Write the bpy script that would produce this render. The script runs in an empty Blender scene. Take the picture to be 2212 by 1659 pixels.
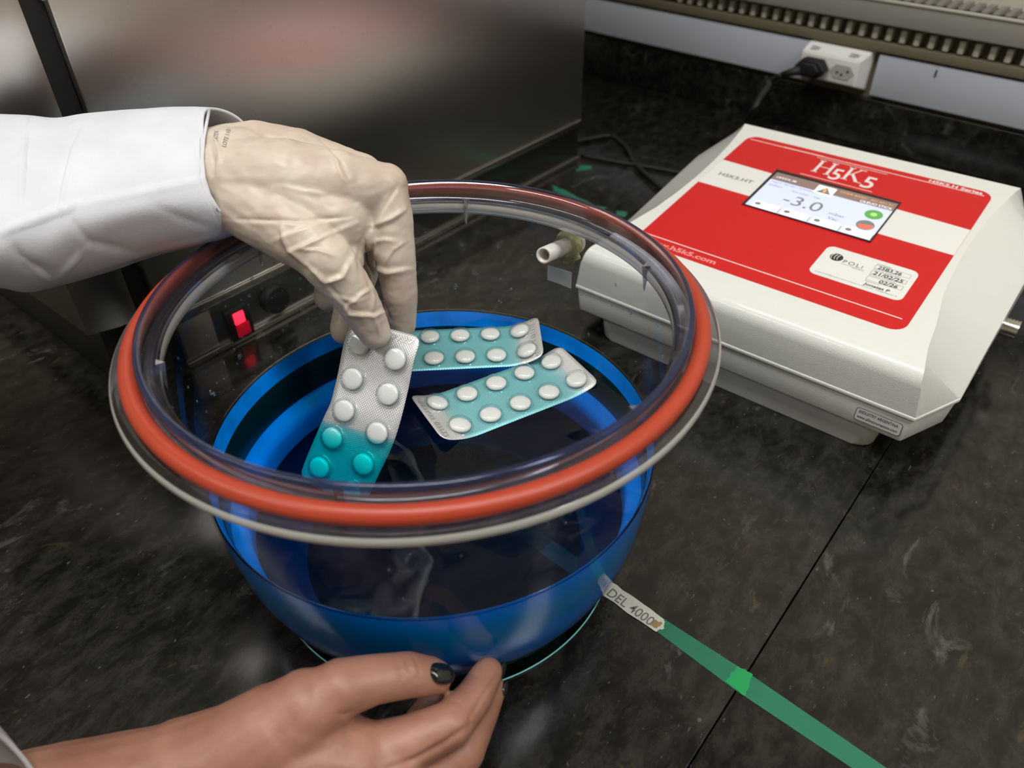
import bpy, bmesh, math, random
import numpy as np
from mathutils import Vector, Matrix, noise
from mathutils.bvhtree import BVHTree

S = bpy.context.scene
COL = S.collection
random.seed(7)

# ------------------------------------------------------------------ camera
CAM = Vector((0.24602, -0.22357, 0.39335))
FPX, PITCH, ROLL, YAW = 1641.4, 0.67398, -0.01534, 0.69578
cf = Vector((-math.sin(YAW)*math.cos(PITCH), math.cos(YAW)*math.cos(PITCH), -math.sin(PITCH)))
cr0 = Vector((math.cos(YAW), math.sin(YAW), 0)); cu0 = cr0.cross(cf)
cr = cr0*math.cos(ROLL) + cu0*math.sin(ROLL)
cu = -cr0*math.sin(ROLL) + cu0*math.cos(ROLL)
cam = bpy.data.cameras.new('camera'); camo = bpy.data.objects.new('camera', cam); COL.objects.link(camo)
M = Matrix((cr, cu, -cf)).transposed().to_4x4(); M.translation = CAM
camo.matrix_world = M
cam.sensor_width = 36; cam.lens = FPX/2212*36; cam.clip_start = 0.01
cam.dof.use_dof = True; cam.dof.focus_distance = 0.455; cam.dof.aperture_fstop = 8.0
S.camera = camo

# ------------------------------------------------------------------ world, lights, exposure
W = bpy.data.worlds.new('world'); S.world = W; W.use_nodes = True
W.node_tree.nodes['Background'].inputs[0].default_value = (0.80, 0.86, 1.0, 1)
W.node_tree.nodes['Background'].inputs[1].default_value = 0.10
S.view_settings.view_transform = 'Standard'; S.view_settings.look = 'None'
S.view_settings.gamma = 1; S.view_settings.use_curve_mapping = False
S.view_settings.exposure = 0.0
try:
    S.cycles.use_denoising = True
    S.cycles.max_bounces = 14; S.cycles.transparent_max_bounces = 40
    S.cycles.transmission_bounces = 12; S.cycles.glossy_bounces = 6
    S.cycles.caustics_reflective = False; S.cycles.caustics_refractive = False
    S.cycles.sample_clamp_indirect = 6
except Exception:
    pass

def area_light(name, loc, target, sx, sy, power, col):
    l = bpy.data.lights.new(name, 'AREA'); l.shape = 'RECTANGLE'; l.size = sx; l.size_y = sy
    l.energy = power; l.color = col
    o = bpy.data.objects.new(name, l); COL.objects.link(o); o.location = loc
    o.rotation_euler = (Vector(target)-Vector(loc)).to_track_quat('-Z', 'Y').to_euler()
    return o
area_light('ceiling_lamp_light', (0.15, -0.25, 1.86), (0.15, -0.25, 0), 1.3, 0.35, 22, (1.0, 0.985, 0.95))
area_light('ceiling_lamp_light', (-0.9, -1.3, 1.86), (-0.9, -1.3, 0), 1.3, 0.35, 14, (1.0, 0.985, 0.95))
area_light('ceiling_lamp_light', (1.6, 0.1, 1.86), (1.6, 0.1, 0), 1.3, 0.35, 22, (0.97, 0.985, 1.0))  # unseen lamp, added to brighten what the steel reflects

def ray(px, py):
    return cf + cr*((px-1106)/FPX) - cu*((py-829.5)/FPX)
def K(px, py, t):
    """point of the scene seen along a sight line at depth t (metres)"""
    return CAM + ray(px, py)*t
def Kz(px, py, z):
    d = ray(px, py); return CAM + d*((z-CAM.z)/d.z)

# ------------------------------------------------------------------ materials
def newmat(name):
    m = bpy.data.materials.new(name); m.use_nodes = True
    nt = m.node_tree; return m, nt, nt.nodes['Principled BSDF']
def srgb(r, g, b):
    f = lambda c: (c/255/12.92) if c <= 10 else ((c/255+.055)/1.055)**2.4
    return (f(r), f(g), f(b), 1)
def pmat(name, col, rough=.5, metal=0, spec=.5, noise_amt=0, noise_scale=40, bump=0, bump_scale=200, sss=0, coat=0, emit=0):
    m, nt, b = newmat(name)
    b.inputs['Base Color'].default_value = col
    b.inputs['Roughness'].default_value = rough
    b.inputs['Metallic'].default_value = metal
    b.inputs['Specular IOR Level'].default_value = spec
    b.inputs['Coat Weight'].default_value = coat
    if sss:
        b.inputs['Subsurface Weight'].default_value = sss
        b.inputs['Subsurface Radius'].default_value = (.006, .0025, .0012)
        b.inputs['Subsurface Scale'].default_value = 1
    if emit:
        b.inputs['Emission Color'].default_value = col; b.inputs['Emission Strength'].default_value = emit
    tc = nt.nodes.new('ShaderNodeTexCoord')
    if noise_amt:
        n = nt.nodes.new('ShaderNodeTexNoise'); n.inputs['Scale'].default_value = noise_scale; n.inputs['Detail'].default_value = 4
        nt.links.new(tc.outputs['Object'], n.inputs['Vector'])
        r = nt.nodes.new('ShaderNodeMapRange'); r.inputs[3].default_value = 1-noise_amt; r.inputs[4].default_value = 1+noise_amt
        nt.links.new(n.outputs['Fac'], r.inputs[0])
        x = nt.nodes.new('ShaderNodeMix'); x.data_type = 'RGBA'; x.blend_type = 'MULTIPLY'; x.inputs[0].default_value = 1
        x.inputs[6].default_value = col; nt.links.new(r.outputs[0], x.inputs[7]); nt.links.new(x.outputs[2], b.inputs['Base Color'])
    if bump:
        n = nt.nodes.new('ShaderNodeTexNoise'); n.inputs['Scale'].default_value = bump_scale; n.inputs['Detail'].default_value = 5
        nt.links.new(tc.outputs['Object'], n.inputs['Vector'])
        bp = nt.nodes.new('ShaderNodeBump'); bp.inputs['Strength'].default_value = bump; bp.inputs['Distance'].default_value = .0006
        nt.links.new(n.outputs['Fac'], bp.inputs['Height']); nt.links.new(bp.outputs[0], b.inputs['Normal'])
    return m

def clear_mat(name, tint=(1, 1, 1, 1), rough=.02, f0=.045, gain=1.0, diff=None, diff_w=0):
    """thin clear plastic: straight-through transmission plus a Schlick reflection"""
    m, nt, b = newmat(name); nt.nodes.remove(b); out = nt.nodes['Material Output']
    tr = nt.nodes.new('ShaderNodeBsdfTransparent'); tr.inputs[0].default_value = tint
    gl = nt.nodes.new('ShaderNodeBsdfGlossy'); gl.inputs['Roughness'].default_value = rough
    lw = nt.nodes.new('ShaderNodeLayerWeight'); lw.inputs[0].default_value = .5
    pw = nt.nodes.new('ShaderNodeMath'); pw.operation = 'POWER'; pw.inputs[1].default_value = 4.0
    nt.links.new(lw.outputs['Facing'], pw.inputs[0])
    ma = nt.nodes.new('ShaderNodeMath'); ma.operation = 'MULTIPLY_ADD'; ma.inputs[1].default_value = .85*gain; ma.inputs[2].default_value = f0*gain
    nt.links.new(pw.outputs[0], ma.inputs[0])
    mx = nt.nodes.new('ShaderNodeMixShader'); nt.links.new(ma.outputs[0], mx.inputs[0])
    base = tr.outputs[0]
    if diff:
        df = nt.nodes.new('ShaderNodeBsdfDiffuse'); df.inputs[0].default_value = diff
        tl = nt.nodes.new('ShaderNodeBsdfTranslucent'); tl.inputs[0].default_value = diff
        a = nt.nodes.new('ShaderNodeMixShader'); a.inputs[0].default_value = .5
        nt.links.new(df.outputs[0], a.inputs[1]); nt.links.new(tl.outputs[0], a.inputs[2])
        c = nt.nodes.new('ShaderNodeMixShader'); c.inputs[0].default_value = diff_w
        nt.links.new(tr.outputs[0], c.inputs[1]); nt.links.new(a.outputs[0], c.inputs[2]); base = c.outputs[0]
    nt.links.new(base, mx.inputs[1]); nt.links.new(gl.outputs[0], mx.inputs[2])
    nt.links.new(mx.outputs[0], out.inputs[0])
    return m

def granite():
    m, nt, b = newmat('black_granite')
    tc = nt.nodes.new('ShaderNodeTexCoord'); L = nt.links.new
    mp = nt.nodes.new('ShaderNodeMapping'); mp.inputs['Rotation'].default_value = (0, 0, .5); mp.inputs['Scale'].default_value = (1, .55, 1)
    L(tc.outputs['Object'], mp.inputs[0])
    def nz(scale, det=5, rough=.6, dist=.3):
        n = nt.nodes.new('ShaderNodeTexNoise'); n.inputs['Scale'].default_value = scale; n.inputs['Detail'].default_value = det
        n.inputs['Roughness'].default_value = rough; n.inputs['Distortion'].default_value = dist; L(mp.outputs[0], n.inputs['Vector']); return n
    def ramp(src, p0, p1, c0, c1):
        r = nt.nodes.new('ShaderNodeValToRGB'); r.color_ramp.elements[0].position = p0; r.color_ramp.elements[1].position = p1
        r.color_ramp.elements[0].color = c0; r.color_ramp.elements[1].color = c1; L(src, r.inputs[0]); return r
    g = ramp(nz(70, 8, .75).outputs['Fac'], .42, .75, (.0068, .0062, .0052, 1), (.040, .037, .031, 1))
    f1 = ramp(nz(34, 6, .7, .8).outputs['Fac'], .60, .74, (0, 0, 0, 1), (1, 1, 1, 1))
    f2 = ramp(nz(52, 4, .6, .5).outputs['Fac'], .66, .74, (0, 0, 0, 1), (1, 1, 1, 1))
    f3 = ramp(nz(300, 2, .5, .2).outputs['Fac'], .70, .80, (0, 0, 0, 1), (1, 1, 1, 1))
    def over(a, fac, col, w):
        x = nt.nodes.new('ShaderNodeMix'); x.data_type = 'RGBA'; x.inputs[7].default_value = col
        mm = nt.nodes.new('ShaderNodeMath'); mm.operation = 'MULTIPLY'; mm.inputs[1].default_value = w
        L(fac, mm.inputs[0]); L(mm.outputs[0], x.inputs[0]); L(a, x.inputs[6]); return x.outputs[2]
    c = over(g.outputs[0], f1.outputs[0], (.11, .108, .098, 1), .85)
    c = over(c, f2.outputs[0], (.065, .052, .018, 1), .8)
    c = over(c, f3.outputs[0], (.16, .16, .15, 1), .6)
    L(c, b.inputs['Base Color'])
    b.inputs['Roughness'].default_value = .16; b.inputs['Specular IOR Level'].default_value = .5
    return m

ANI = 0.0
def steel(name, col=(.47, .45, .42, 1), rough=.33, axis='z'):
    m, nt, b = newmat(name); L = nt.links.new
    b.inputs['Metallic'].default_value = 1; b.inputs['Anisotropic'].default_value = .8; b.inputs['Anisotropic Rotation'].default_value = ANI
    tg = nt.nodes.new('ShaderNodeTangent'); tg.direction_type = 'RADIAL'; tg.axis = 'Z'; L(tg.outputs[0], b.inputs['Tangent'])
    tc = nt.nodes.new('ShaderNodeTexCoord'); mp = nt.nodes.new('ShaderNodeMapping')
    mp.inputs['Scale'].default_value = (300, 700, 120); L(tc.outputs['Object'], mp.inputs[0])
    n = nt.nodes.new('ShaderNodeTexNoise'); n.inputs['Scale'].default_value = 1; n.inputs['Detail'].default_value = 3; L(mp.outputs[0], n.inputs[0])
    r = nt.nodes.new('ShaderNodeMapRange'); r.inputs[3].default_value = rough-.02; r.inputs[4].default_value = rough+.035
    L(n.outputs['Fac'], r.inputs[0]); L(r.outputs[0], b.inputs['Roughness'])
    n2 = nt.nodes.new('ShaderNodeTexNoise'); n2.inputs['Scale'].default_value = 260; n2.inputs['Detail'].default_value = 2; L(tc.outputs['Object'], n2.inputs[0])
    cr_ = nt.nodes.new('ShaderNodeValToRGB'); cr_.color_ramp.elements[0].position = .22; cr_.color_ramp.elements[1].position = .36
    cr_.color_ramp.elements[0].color = tuple(c*.90 for c in col[:3])+(1,); cr_.color_ramp.elements[1].color = col
    L(n2.outputs['Fac'], cr_.inputs[0]); L(cr_.outputs[0], b.inputs['Base Color'])
    bp = nt.nodes.new('ShaderNodeBump'); bp.inputs['Strength'].default_value = .02; bp.inputs['Distance'].default_value = .0003
    L(n.outputs['Fac'], bp.inputs['Height']); L(bp.outputs[0], b.inputs['Normal'])
    return m

M_GRAN = granite()
M_STEEL = steel('brushed_steel', (.70, .67, .63, 1), .31)
M_STEEL2 = steel('brushed_steel_column', (.66, .62, .57, 1), .25)
M_DSTEEL = steel('dark_steel', (.22, .215, .20, 1), .35)
M_BLACK = pmat('black_rubber', (.004, .004, .004, 1), .6)
M_CORD = pmat('cord_rubber', (.008, .008, .008, 1), .6)
M_WHITE = pmat('powder_white', srgb(228, 229, 223), .36, coat=.35, bump=.25, bump_scale=900, noise_amt=.015, noise_scale=30)
M_WHITEP = pmat('label_white', srgb(232, 232, 228), .35)
M_RED = pmat('red_sheet', srgb(206, 22, 26), .42, bump=.12, bump_scale=1500)
M_TXT_W = pmat('white_print', srgb(238, 224, 222), .5)
M_TXT_PINK = pmat('pale_print', srgb(240, 150, 150), .5)
M_TXT_K = pmat('black_print', (.02, .02, .02, 1), .5)
M_TXT_G = pmat('grey_print', (.16, .16, .16, 1), .5)
M_SEAL = pmat('red_silicone', srgb(172, 62, 38), .40, noise_amt=.06, noise_scale=60, bump=.1, bump_scale=300, sss=.1)
M_GLOVE = None
M_CLEAR = clear_mat('clear_acrylic', (.965, .972, .985, 1), .012, .035, .38)
M_CLEAR_DROP = clear_mat('water_drop', (.75, .85, .97, 1), .02, .12, 1.3)
M_PLATE = clear_mat('green_clear_acrylic', (.42, .64, .60, 1), .02, .03, .6)
M_PLATE_EDGE = pmat('plate_edge', srgb(120, 200, 200), .2)
M_FOIL = None

def glass(name, col, ior=1.49, rough=.02):
    m, nt, b = newmat(name)
    b.inputs['Base Color'].default_value = col; b.inputs['Roughness'].default_value = rough
    b.inputs['IOR'].default_value = ior; b.inputs['Transmission Weight'].default_value = 1
    return m
M_LIP = clear_mat('thick_acrylic', (.80, .81, .86, 1), .07, .10, 1.1, (.45, .44, .48, 1), .03)
M_EDGE = clear_mat('edge_highlight_acrylic', (.55, .62, .80, 1), .12, .10, 1.2, (.90, .88, .80, 1), .75)
M_LIPEDGE = clear_mat('blue_acrylic_edge', (.22, .27, .50, 1), .10, .05, .7, (.10, .13, .28, 1), .25)

# ------------------------------------------------------------------ mesh helpers
def link(o, parent=None):
    COL.objects.link(o)
    if parent: o.parent = parent
    return o
def obj(name, bm, mat, parent=None, smooth=False, autosm=None):
    me = bpy.data.meshes.new(name)
    if isinstance(bm, bmesh.types.BMesh):
        bm.normal_update(); bm.to_mesh(me); bm.free()
    else: me = bm; me.name = name
    for m in (mat if isinstance(mat, (list, tuple)) else [mat]): me.materials.append(m)
    if smooth:
        for p in me.polygons: p.use_smooth = True
    if autosm is not None:
        for p in me.polygons: p.use_smooth = True
        me.set_sharp_from_angle(angle=math.radians(autosm))
    o = bpy.data.objects.new(name, me)
    return link(o, parent)
def pyobj(name, verts, faces, mat, parent=None, smooth=False, autosm=None):
    me = bpy.data.meshes.new(name); me.from_pydata([tuple(v) for v in verts], [], faces); me.update()
    return obj(name, me, mat, parent, smooth, autosm)
def tag(o, label=None, cat=None, group=None, kind=None):
    if label: o['label'] = label
    if cat: o['category'] = cat
    if group: o['group'] = group
    if kind: o['kind'] = kind
    return o
def thing(name, label, cat, group=None, loc=(0, 0, 0)):
    o = bpy.data.objects.new(name, None); COL.objects.link(o); o.empty_display_size = .02; o.location = loc
    return tag(o, label, cat, group)
def box(bm, x0, x1, y0, y1, z0, z1, bev=0, T=None, seg=2):
    r = bmesh.ops.create_cube(bm, size=1)
    vs = r['verts']
    for v in vs: v.co = Vector(((x0+x1)/2+v.co.x*(x1-x0), (y0+y1)/2+v.co.y*(y1-y0), (z0+z1)/2+v.co.z*(z1-z0)))
    if bev:
        es = list({e for v in vs for e in v.link_edges})
        rr = bmesh.ops.bevel(bm, geom=es, offset=bev, segments=seg, affect='EDGES', profile=.6)
        vs = list({v for f in rr['faces'] for v in f.verts} | {v for v in vs if v.is_valid})
    if T is not None:
        for v in vs: v.co = T @ v.co
    return vs
def boxobj(name, dims, mat, parent=None, bev=0, T=None):
    bm = bmesh.new(); box(bm, *dims, bev=bev, T=T); return obj(name, bm, mat, parent, autosm=40 if bev else None)
def lathe(prof, n=160, closed=False, mats=None):
    """profile of (r, z[, material index]) turned about the z axis"""
    bm = bmesh.new(); rings = []
    for pt in prof:
        rings.append([bm.verts.new((pt[0]*math.cos(2*math.pi*i/n), pt[0]*math.sin(2*math.pi*i/n), pt[1])) for i in range(n)] if pt[0] > 1e-6 else [bm.verts.new((0, 0, pt[1]))])
    k = len(rings)
    for j in range(k if closed else k-1):
        a, b = rings[j], rings[(j+1) % k]
        for i in range(n):
            i2 = (i+1) % n
            if len(a) == 1: f = bm.faces.new((a[0], b[i2], b[i])) if True else None
            elif len(b) == 1: f = bm.faces.new((a[i], a[i2], b[0]))
            else: f = bm.faces.new((a[i], a[i2], b[i2], b[i]))
            if len(prof[j]) > 2: f.material_index = prof[j][2]
    return bm
def tube(pts, r, n=10, cap=True):
    bm = bmesh.new(); rings = []; pts = [Vector(p) for p in pts]; up = Vector((0, 0, 1))
    for i, p in enumerate(pts):
        d = (pts[min(i+1, len(pts)-1)]-pts[max(i-1, 0)]).normalized()
        a = d.cross(up); a = a.normalized() if a.length > 1e-4 else Vector((1, 0, 0)); b = d.cross(a)
        rr = r[i] if isinstance(r, (list, tuple)) else r
        rings.append([bm.verts.new(p+(a*math.cos(2*math.pi*k/n)+b*math.sin(2*math.pi*k/n))*rr) for k in range(n)])
    for j in range(len(rings)-1):
        for k in range(n): bm.faces.new((rings[j][k], rings[j][(k+1) % n], rings[j+1][(k+1) % n], rings[j+1][k]))
    if cap: bm.faces.new(rings[0][::-1]); bm.faces.new(rings[-1])
    return bm
def spline(pts, n=8):
    pts = [Vector(p) for p in pts]; out = []
    P = [pts[0]*2-pts[1]]+pts+[pts[-1]*2-pts[-2]]
    for i in range(1, len(P)-2):
        for k in range(n):
            t = k/n; a, b, c, d = P[i-1:i+3]
            out.append(.5*((2*b)+(c-a)*t+(2*a-5*b+4*c-d)*t*t+(3*b-a-3*c+d)*t**3))
    out.append(pts[-1]); return out
def rrect(x0, x1, y0, y1, r, n=6):
    out = []
    for cx, cy, a0 in ((x1-r, y1-r, 0), (x0+r, y1-r, 90), (x0+r, y0+r, 180), (x1-r, y0+r, 270)):
        for k in range(n+1):
            a = math.radians(a0+90*k/n); out.append((cx+r*math.cos(a), cy+r*math.sin(a)))
    return out
def slab(poly, z0, z1, T=None, bev=0):
    bm = bmesh.new()
    lo = [bm.verts.new((x, y, z0)) for x, y in poly]; hi = [bm.verts.new((x, y, z1)) for x, y in poly]
    bm.faces.new(lo[::-1]); bm.faces.new(hi)
    for i in range(len(poly)):
        j = (i+1) % len(poly); bm.faces.new((lo[i], lo[j], hi[j], hi[i]))
    if bev:
        es = [e for e in bm.edges if abs(e.verts[0].co.z-e.verts[1].co.z) < 1e-7]
        bmesh.ops.bevel(bm, geom=es, offset=bev, segments=3, affect='EDGES', profile=.5)
    if T is not None: bmesh.ops.transform(bm, matrix=T, verts=bm.verts)
    return bm
def text_mesh(body, size, bold=0, shear=0, extrude=0.0, spacing=1.0, align='LEFT'):
    cu_ = bpy.data.curves.new('t', 'FONT'); cu_.body = body; cu_.size = size; cu_.offset = bold; cu_.shear = shear
    cu_.extrude = extrude; cu_.space_character = spacing; cu_.align_x = align; cu_.resolution_u = 4
    o = bpy.data.objects.new('t', cu_); COL.objects.link(o)
    dg = bpy.context.evaluated_depsgraph_get(); dg.update()
    me = bpy.data.meshes.new_from_object(o.evaluated_get(dg)); bpy.data.objects.remove(o); bpy.data.curves.remove(cu_)
    return me
def text_fit(name, body, x0, x1, y0, y1, T, mat, parent, z=.0002, bold=0, shear=0, spacing=1.0, subst=None):
    """lettering fitted into a rectangle of a surface frame T"""
    me = text_mesh(body, 1, bold, shear, 0, spacing)
    co = np.array([v.co[:] for v in me.vertices]); mn, mx = co.min(0), co.max(0)
    for v in me.vertices:
        u = (v.co.x-mn[0])/(mx[0]-mn[0]); w = (v.co.y-mn[1])/max(mx[1]-mn[1], 1e-6)
        v.co = T @ Vector((x0+(x1-x0)*u, y0+(y1-y0)*w, z))
    return obj(name, me, mat, parent)

# ================================================================== SETTING
# room shell
ROOM = dict(x0=-2.6, x1=3.0, y0=-2.6, zf=-.90, zc=1.9)
M_FLOOR = pmat('floor_tile', srgb(176, 166, 150), .35, noise_amt=.08, noise_scale=3)
M_WALL = pmat('cream_wall', srgb(214, 206, 188), .7, noise_amt=.03, noise_scale=4)
M_CEIL = pmat('ceiling_paint', srgb(214, 214, 210), .8)
tag(boxobj('floor', (-2.6, 3.0, -2.6, .95, -.95, -.90), M_FLOOR), kind='structure')
tag(boxobj('ceiling', (-2.6, 3.0, -2.6, 1.3, 1.9, 1.95), M_CEIL), kind='structure')
# wall frame: the back wall runs a few degrees off the worktop's grid
WO = Vector((0, .842, 0)); WX = Vector((.99546, -.0952, 0)); WY = Vector((.0952, .99546, 0))
TW = Matrix((WX, WY, Vector((0, 0, 1)))).transposed().to_4x4(); TW.translation = WO
tag(boxobj('wall_back', (-2.8, 3.2, .03, .10, -.90, 1.9), M_WALL, T=TW), kind='structure')
tag(boxobj('wall_left', (-2.65, -2.6, -2.6, 1.3, -.9, 1.9), M_WALL), kind='structure')
tag(boxobj('wall_right', (3.0, 3.05, -2.6, 1.0, -.9, 1.9), M_WALL), kind='structure')
tag(boxobj('wall_front', (-2.6, 3.0, -2.65, -2.6, -.9, 1.9), M_WALL), kind='structure')

# worktop: granite slabs with joints
wt = thing('worktop', 'black speckled granite worktop with a straight joint, running under everything', 'worktop')
def wallv(x, v): # y of the wall frame line v at x
    return (WO + WX*x + WY*v).y
def slabpoly(name, poly, z0=-.03, z1=0.0, bev=.0006):
    return obj(name, slab(poly, z0, z1, bev=bev), M_GRAN, wt, autosm=40)
slabpoly('slab', [(-1.25, -.62), (.1972, -.62), (.1972, wallv(.1972, .0)), (-.05, wallv(-.05, 0)), (-1.25, wallv(-1.25, 0))])
slabpoly('slab', [(.1979, -.62), (.78, -.62), (.78, wallv(.78, 0)), (.1979, wallv(.1979, 0))])
# worktop front edge and the cupboards that carry it
boxobj('front_edge', (-1.25, .78, -.63, -.62, -.05, -.0), M_GRAN, wt)
cab = thing('base_cupboard', 'plain cupboard carrying the granite worktop', 'cupboard')
boxobj('carcass', (-1.22, .74, -.58, wallv(.74, 0)-.01, -.80, -.031), M_WHITE, cab); boxobj('plinth', (-1.2, .72, -.55, .70, -.90, -.80), M_BLACK, cab)
bs = obj('backsplash', slab([(-1.25, -.0), (.8, -.0), (.8, .028), (-1.25, .028)], 0.0003, .060, TW, bev=.001), M_GRAN, wt, autosm=40)

# cupboard added out of view to shape the blurred reflection in the steel
M_WOOD = pmat('red_brown_laminate', srgb(140, 70, 52), .45, noise_amt=.1, noise_scale=5)
oc = thing('reflection_cupboard', 'unseen red-brown laminate cupboard added across the aisle for the steel reflection', 'cupboard')
boxobj('carcass', (1.9, 2.4, -2.0, .6, -.85, -.30), M_WOOD, oc); boxobj('top', (1.86, 2.42, -2.02, .62, -.30, -.26), M_WHITE, oc); boxobj('plinth', (1.95, 2.4, -1.98, .58, -.9, -.85), M_BLACK, oc)

# ceiling lamps (housings around the area lights)
for (x, y), where in zip(((.15, -.25), (-.9, -1.3), (1.6, .1)), ('straight above the bowl', 'behind and left of the oven side', 'added out of view to brighten the steel reflections')):
    l = thing('ceiling_lamp', 'long white ceiling lamp '+where, 'lamp', 'ceiling lamps above the bench', (x, y, 1.9))
    bm = bmesh.new()
    for d in ((-.68, .68, -.2, -.18), (-.68, .68, .18, .2), (-.68, -.66, -.18, .18), (.66, .68, -.18, .18)):
        box(bm, d[0], d[1], d[2], d[3], -.06, 0)
    obj('housing', bm, M_WHITE, l)

# ------------------------------------------------------------------ wiring duct and trunking along the wall
M_TRUNK = pmat('trunking_pvc', srgb(196, 200, 212), .45, noise_amt=.02, noise_scale=20, bump=.1, bump_scale=500)
M_DUCT = pmat('grey_duct', srgb(150, 146, 138), .5, noise_amt=.04, noise_scale=60)
M_DUCT2 = pmat('olive_duct_inside', srgb(112, 104, 84), .7)
M_FING = pmat('duct_fingers', srgb(200, 198, 184), .5)
tk = thing('wall_trunking', 'flat pale grey trunking cover running along the wall above the splashback', 'trunking')
boxobj('cover', (-1.1, -.1195, -.004, .028, .0665, .116), M_TRUNK, tk, .0015, TW)
boxobj('cover', (-.0345, .75, -.004, .028, .0665, .116), M_TRUNK, tk, .0015, TW)
boxobj('edge_bead', (-1.1, .75, -.006, .028, .1195, .1305), M_DUCT2, tk, .001, TW)
boxobj('base_channel', (-1.1, .75, .006, .029, .0605, .120), M_DUCT2, tk, 0, TW)
boxobj('scratch', (.0365, .0385, -.0046, -.0041, .103, .1115), M_TXT_K, tk, 0, TW @ Matrix.Translation((0.0, 0, 0)))
dk = thing('slotted_duct', 'grey slotted wiring duct with a row of pale fingers above the trunking', 'duct')
boxobj('back_panel', (-1.1, .75, .012, .029, .1307, .152), M_DUCT2, dk, 0, TW)
boxobj('lid', (-1.1, .75, -.012, .029, .1515, .1775), M_DUCT, dk, .0022, TW)
boxobj('lid_lip', (-1.1, .75, -.0135, -.010, .1765, .1795), M_FING, dk, .0008, TW)
fm = None
for i in range(31):
    u = -.34+i*.0172
    if fm is None:
        fo = boxobj('finger', (-.0034, .0034, -.0030, .0118, .1325, .1475), M_FING, dk, .001)
        fm = fo.data
    else:
        fo = bpy.data.objects.new('finger', fm); link(fo, dk)
    fo.matrix_local = TW @ Matrix.Translation((u, 0, 0))
# upper slotted rim with curved teeth
tm = None
for i in range(16):
    u = -.06+i*.0125
    if tm is None:
        bm = bmesh.new()
        for k in range(6):
            a = k/6; box(bm, a*.006, a*.006+.0062, -.008+a*.014, -.008+(a+1/6)*.014+.0004, .1795, .1815+.006*math.sin(a*1.9))
        to = obj('tooth', bm, M_DUCT, dk); tm = to.data
    else: to = bpy.data.objects.new('tooth', tm); link(to, dk)
    to.matrix_local = TW @ Matrix.Translation((u, 0, 0))
boxobj('slot_back', (-.08, .16, -.008, .028, .1776, .1797), M_BLACK, dk, 0, TW)

# power outlet module
ou = thing('power_outlet', 'white double wall socket module marked 220V, set in the trunking', 'socket')
bm = bmesh.new()
V = [(-.1285, -.021, .108), (-.0490, -.021, .108), (-.0500, -.021, .0765), (-.1290, -.021, .0765),
     (-.1275, .004, .121), (-.0415, .004, .121), (-.0430, .004, .0685), (-.1290, .004, .0685)]
vs = [bm.verts.new(TW @ Vector(v)) for v in V]
for f in ((3, 2, 1, 0), (0, 1, 5, 4), (1, 2, 6, 5), (2, 3, 7, 6), (3, 0, 4, 7), (4, 5, 6, 7)): bm.faces.new([vs[i] for i in f])
bmesh.ops.recalc_face_normals(bm, faces=bm.faces)
bmesh.ops.bevel(bm, geom=list(bm.edges), offset=.0012, segments=2, affect='EDGES')
obj('module', bm, M_WHITEP, ou, autosm=40)
bm = bmesh.new(); box(bm, -.1275, -.0508, -.0225, -.0212, .078, .1065, .0006, TW); obj('faceplate', bm, M_WHITEP, ou, autosm=40)
def hexa(cx, cz, s=1.0):
    return [(cx-.0165*s, cz), (cx-.0095*s, cz+.0085*s), (cx+.0095*s, cz+.0085*s), (cx+.0165*s, cz), (cx+.0095*s, cz-.0085*s), (cx-.0095*s, cz-.0085*s)]
TF = TW @ Matrix(((1, 0, 0, 0), (0, 0, -1, 0), (0, 1, 0, 0), (0, 0, 0, 1)))    # (u, z, out) -> wall frame
M_SOCK = pmat('socket_recess', srgb(186, 184, 176), .5)
sk = obj('socket', slab(hexa(-.0685, .092), .0226, .0232, TF), M_SOCK, ou)
for dx, dz in ((-.006, -.001), (0, -.003), (.0075, .002)):
    obj('hole', slab([(-.0685+dx+.0016*math.cos(a*math.pi/5), .092+dz+.0016*math.sin(a*math.pi/5)) for a in range(10)], .0233, .0236, TF), M_BLACK, sk)
TT = TW @ Matrix.Translation((0, -.021, .108)) @ Matrix.Rotation(math.atan2(.013, .025), 4, 'X')
text_fit('lettering', '220V', -.120, -.108, .004, .011, TT, M_TXT_K, ou, .0006, .01)
text_fit('lettering', '220V', -.067, -.054, .004, .011, TT, M_TXT_K, ou, .0006, .01)
# plug and its cord
pl = thing('power_plug', 'black three-pin plug pushed into the left socket of the wall outlet', 'plug')
bm = slab(hexa(-.106, .0925, 1.25), .0226, .040, TF, bev=.002); obj('plug_body', bm, M_BLACK, pl, autosm=40)
bm = slab(hexa(-.106, .0925, .95), .040, .046, TF, bev=.002); obj('plug_cap', bm, M_BLACK, pl, autosm=40)
p0 = TW @ Vector((-.115, -.043, .090)); p1 = TW @ Vector((-.135, -.052, .082))
obj('strain_relief', tube([p0, (p0+p1)/2, p1], [.0065, .005, .0038], 12), M_CORD, pl, smooth=True)
cd = spline([p1, TW @ Vector((-.15, -.056, .070)), K(1660, 185, .95), K(1628, 235, .90), Kz(1600, 300, .012), Vector((-.075, .555, .012)), Vector((-.02, .53, .02))], 8)
obj('cord', tube(cd, .0034, 10), M_CORD, pl, smooth=True)

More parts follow.
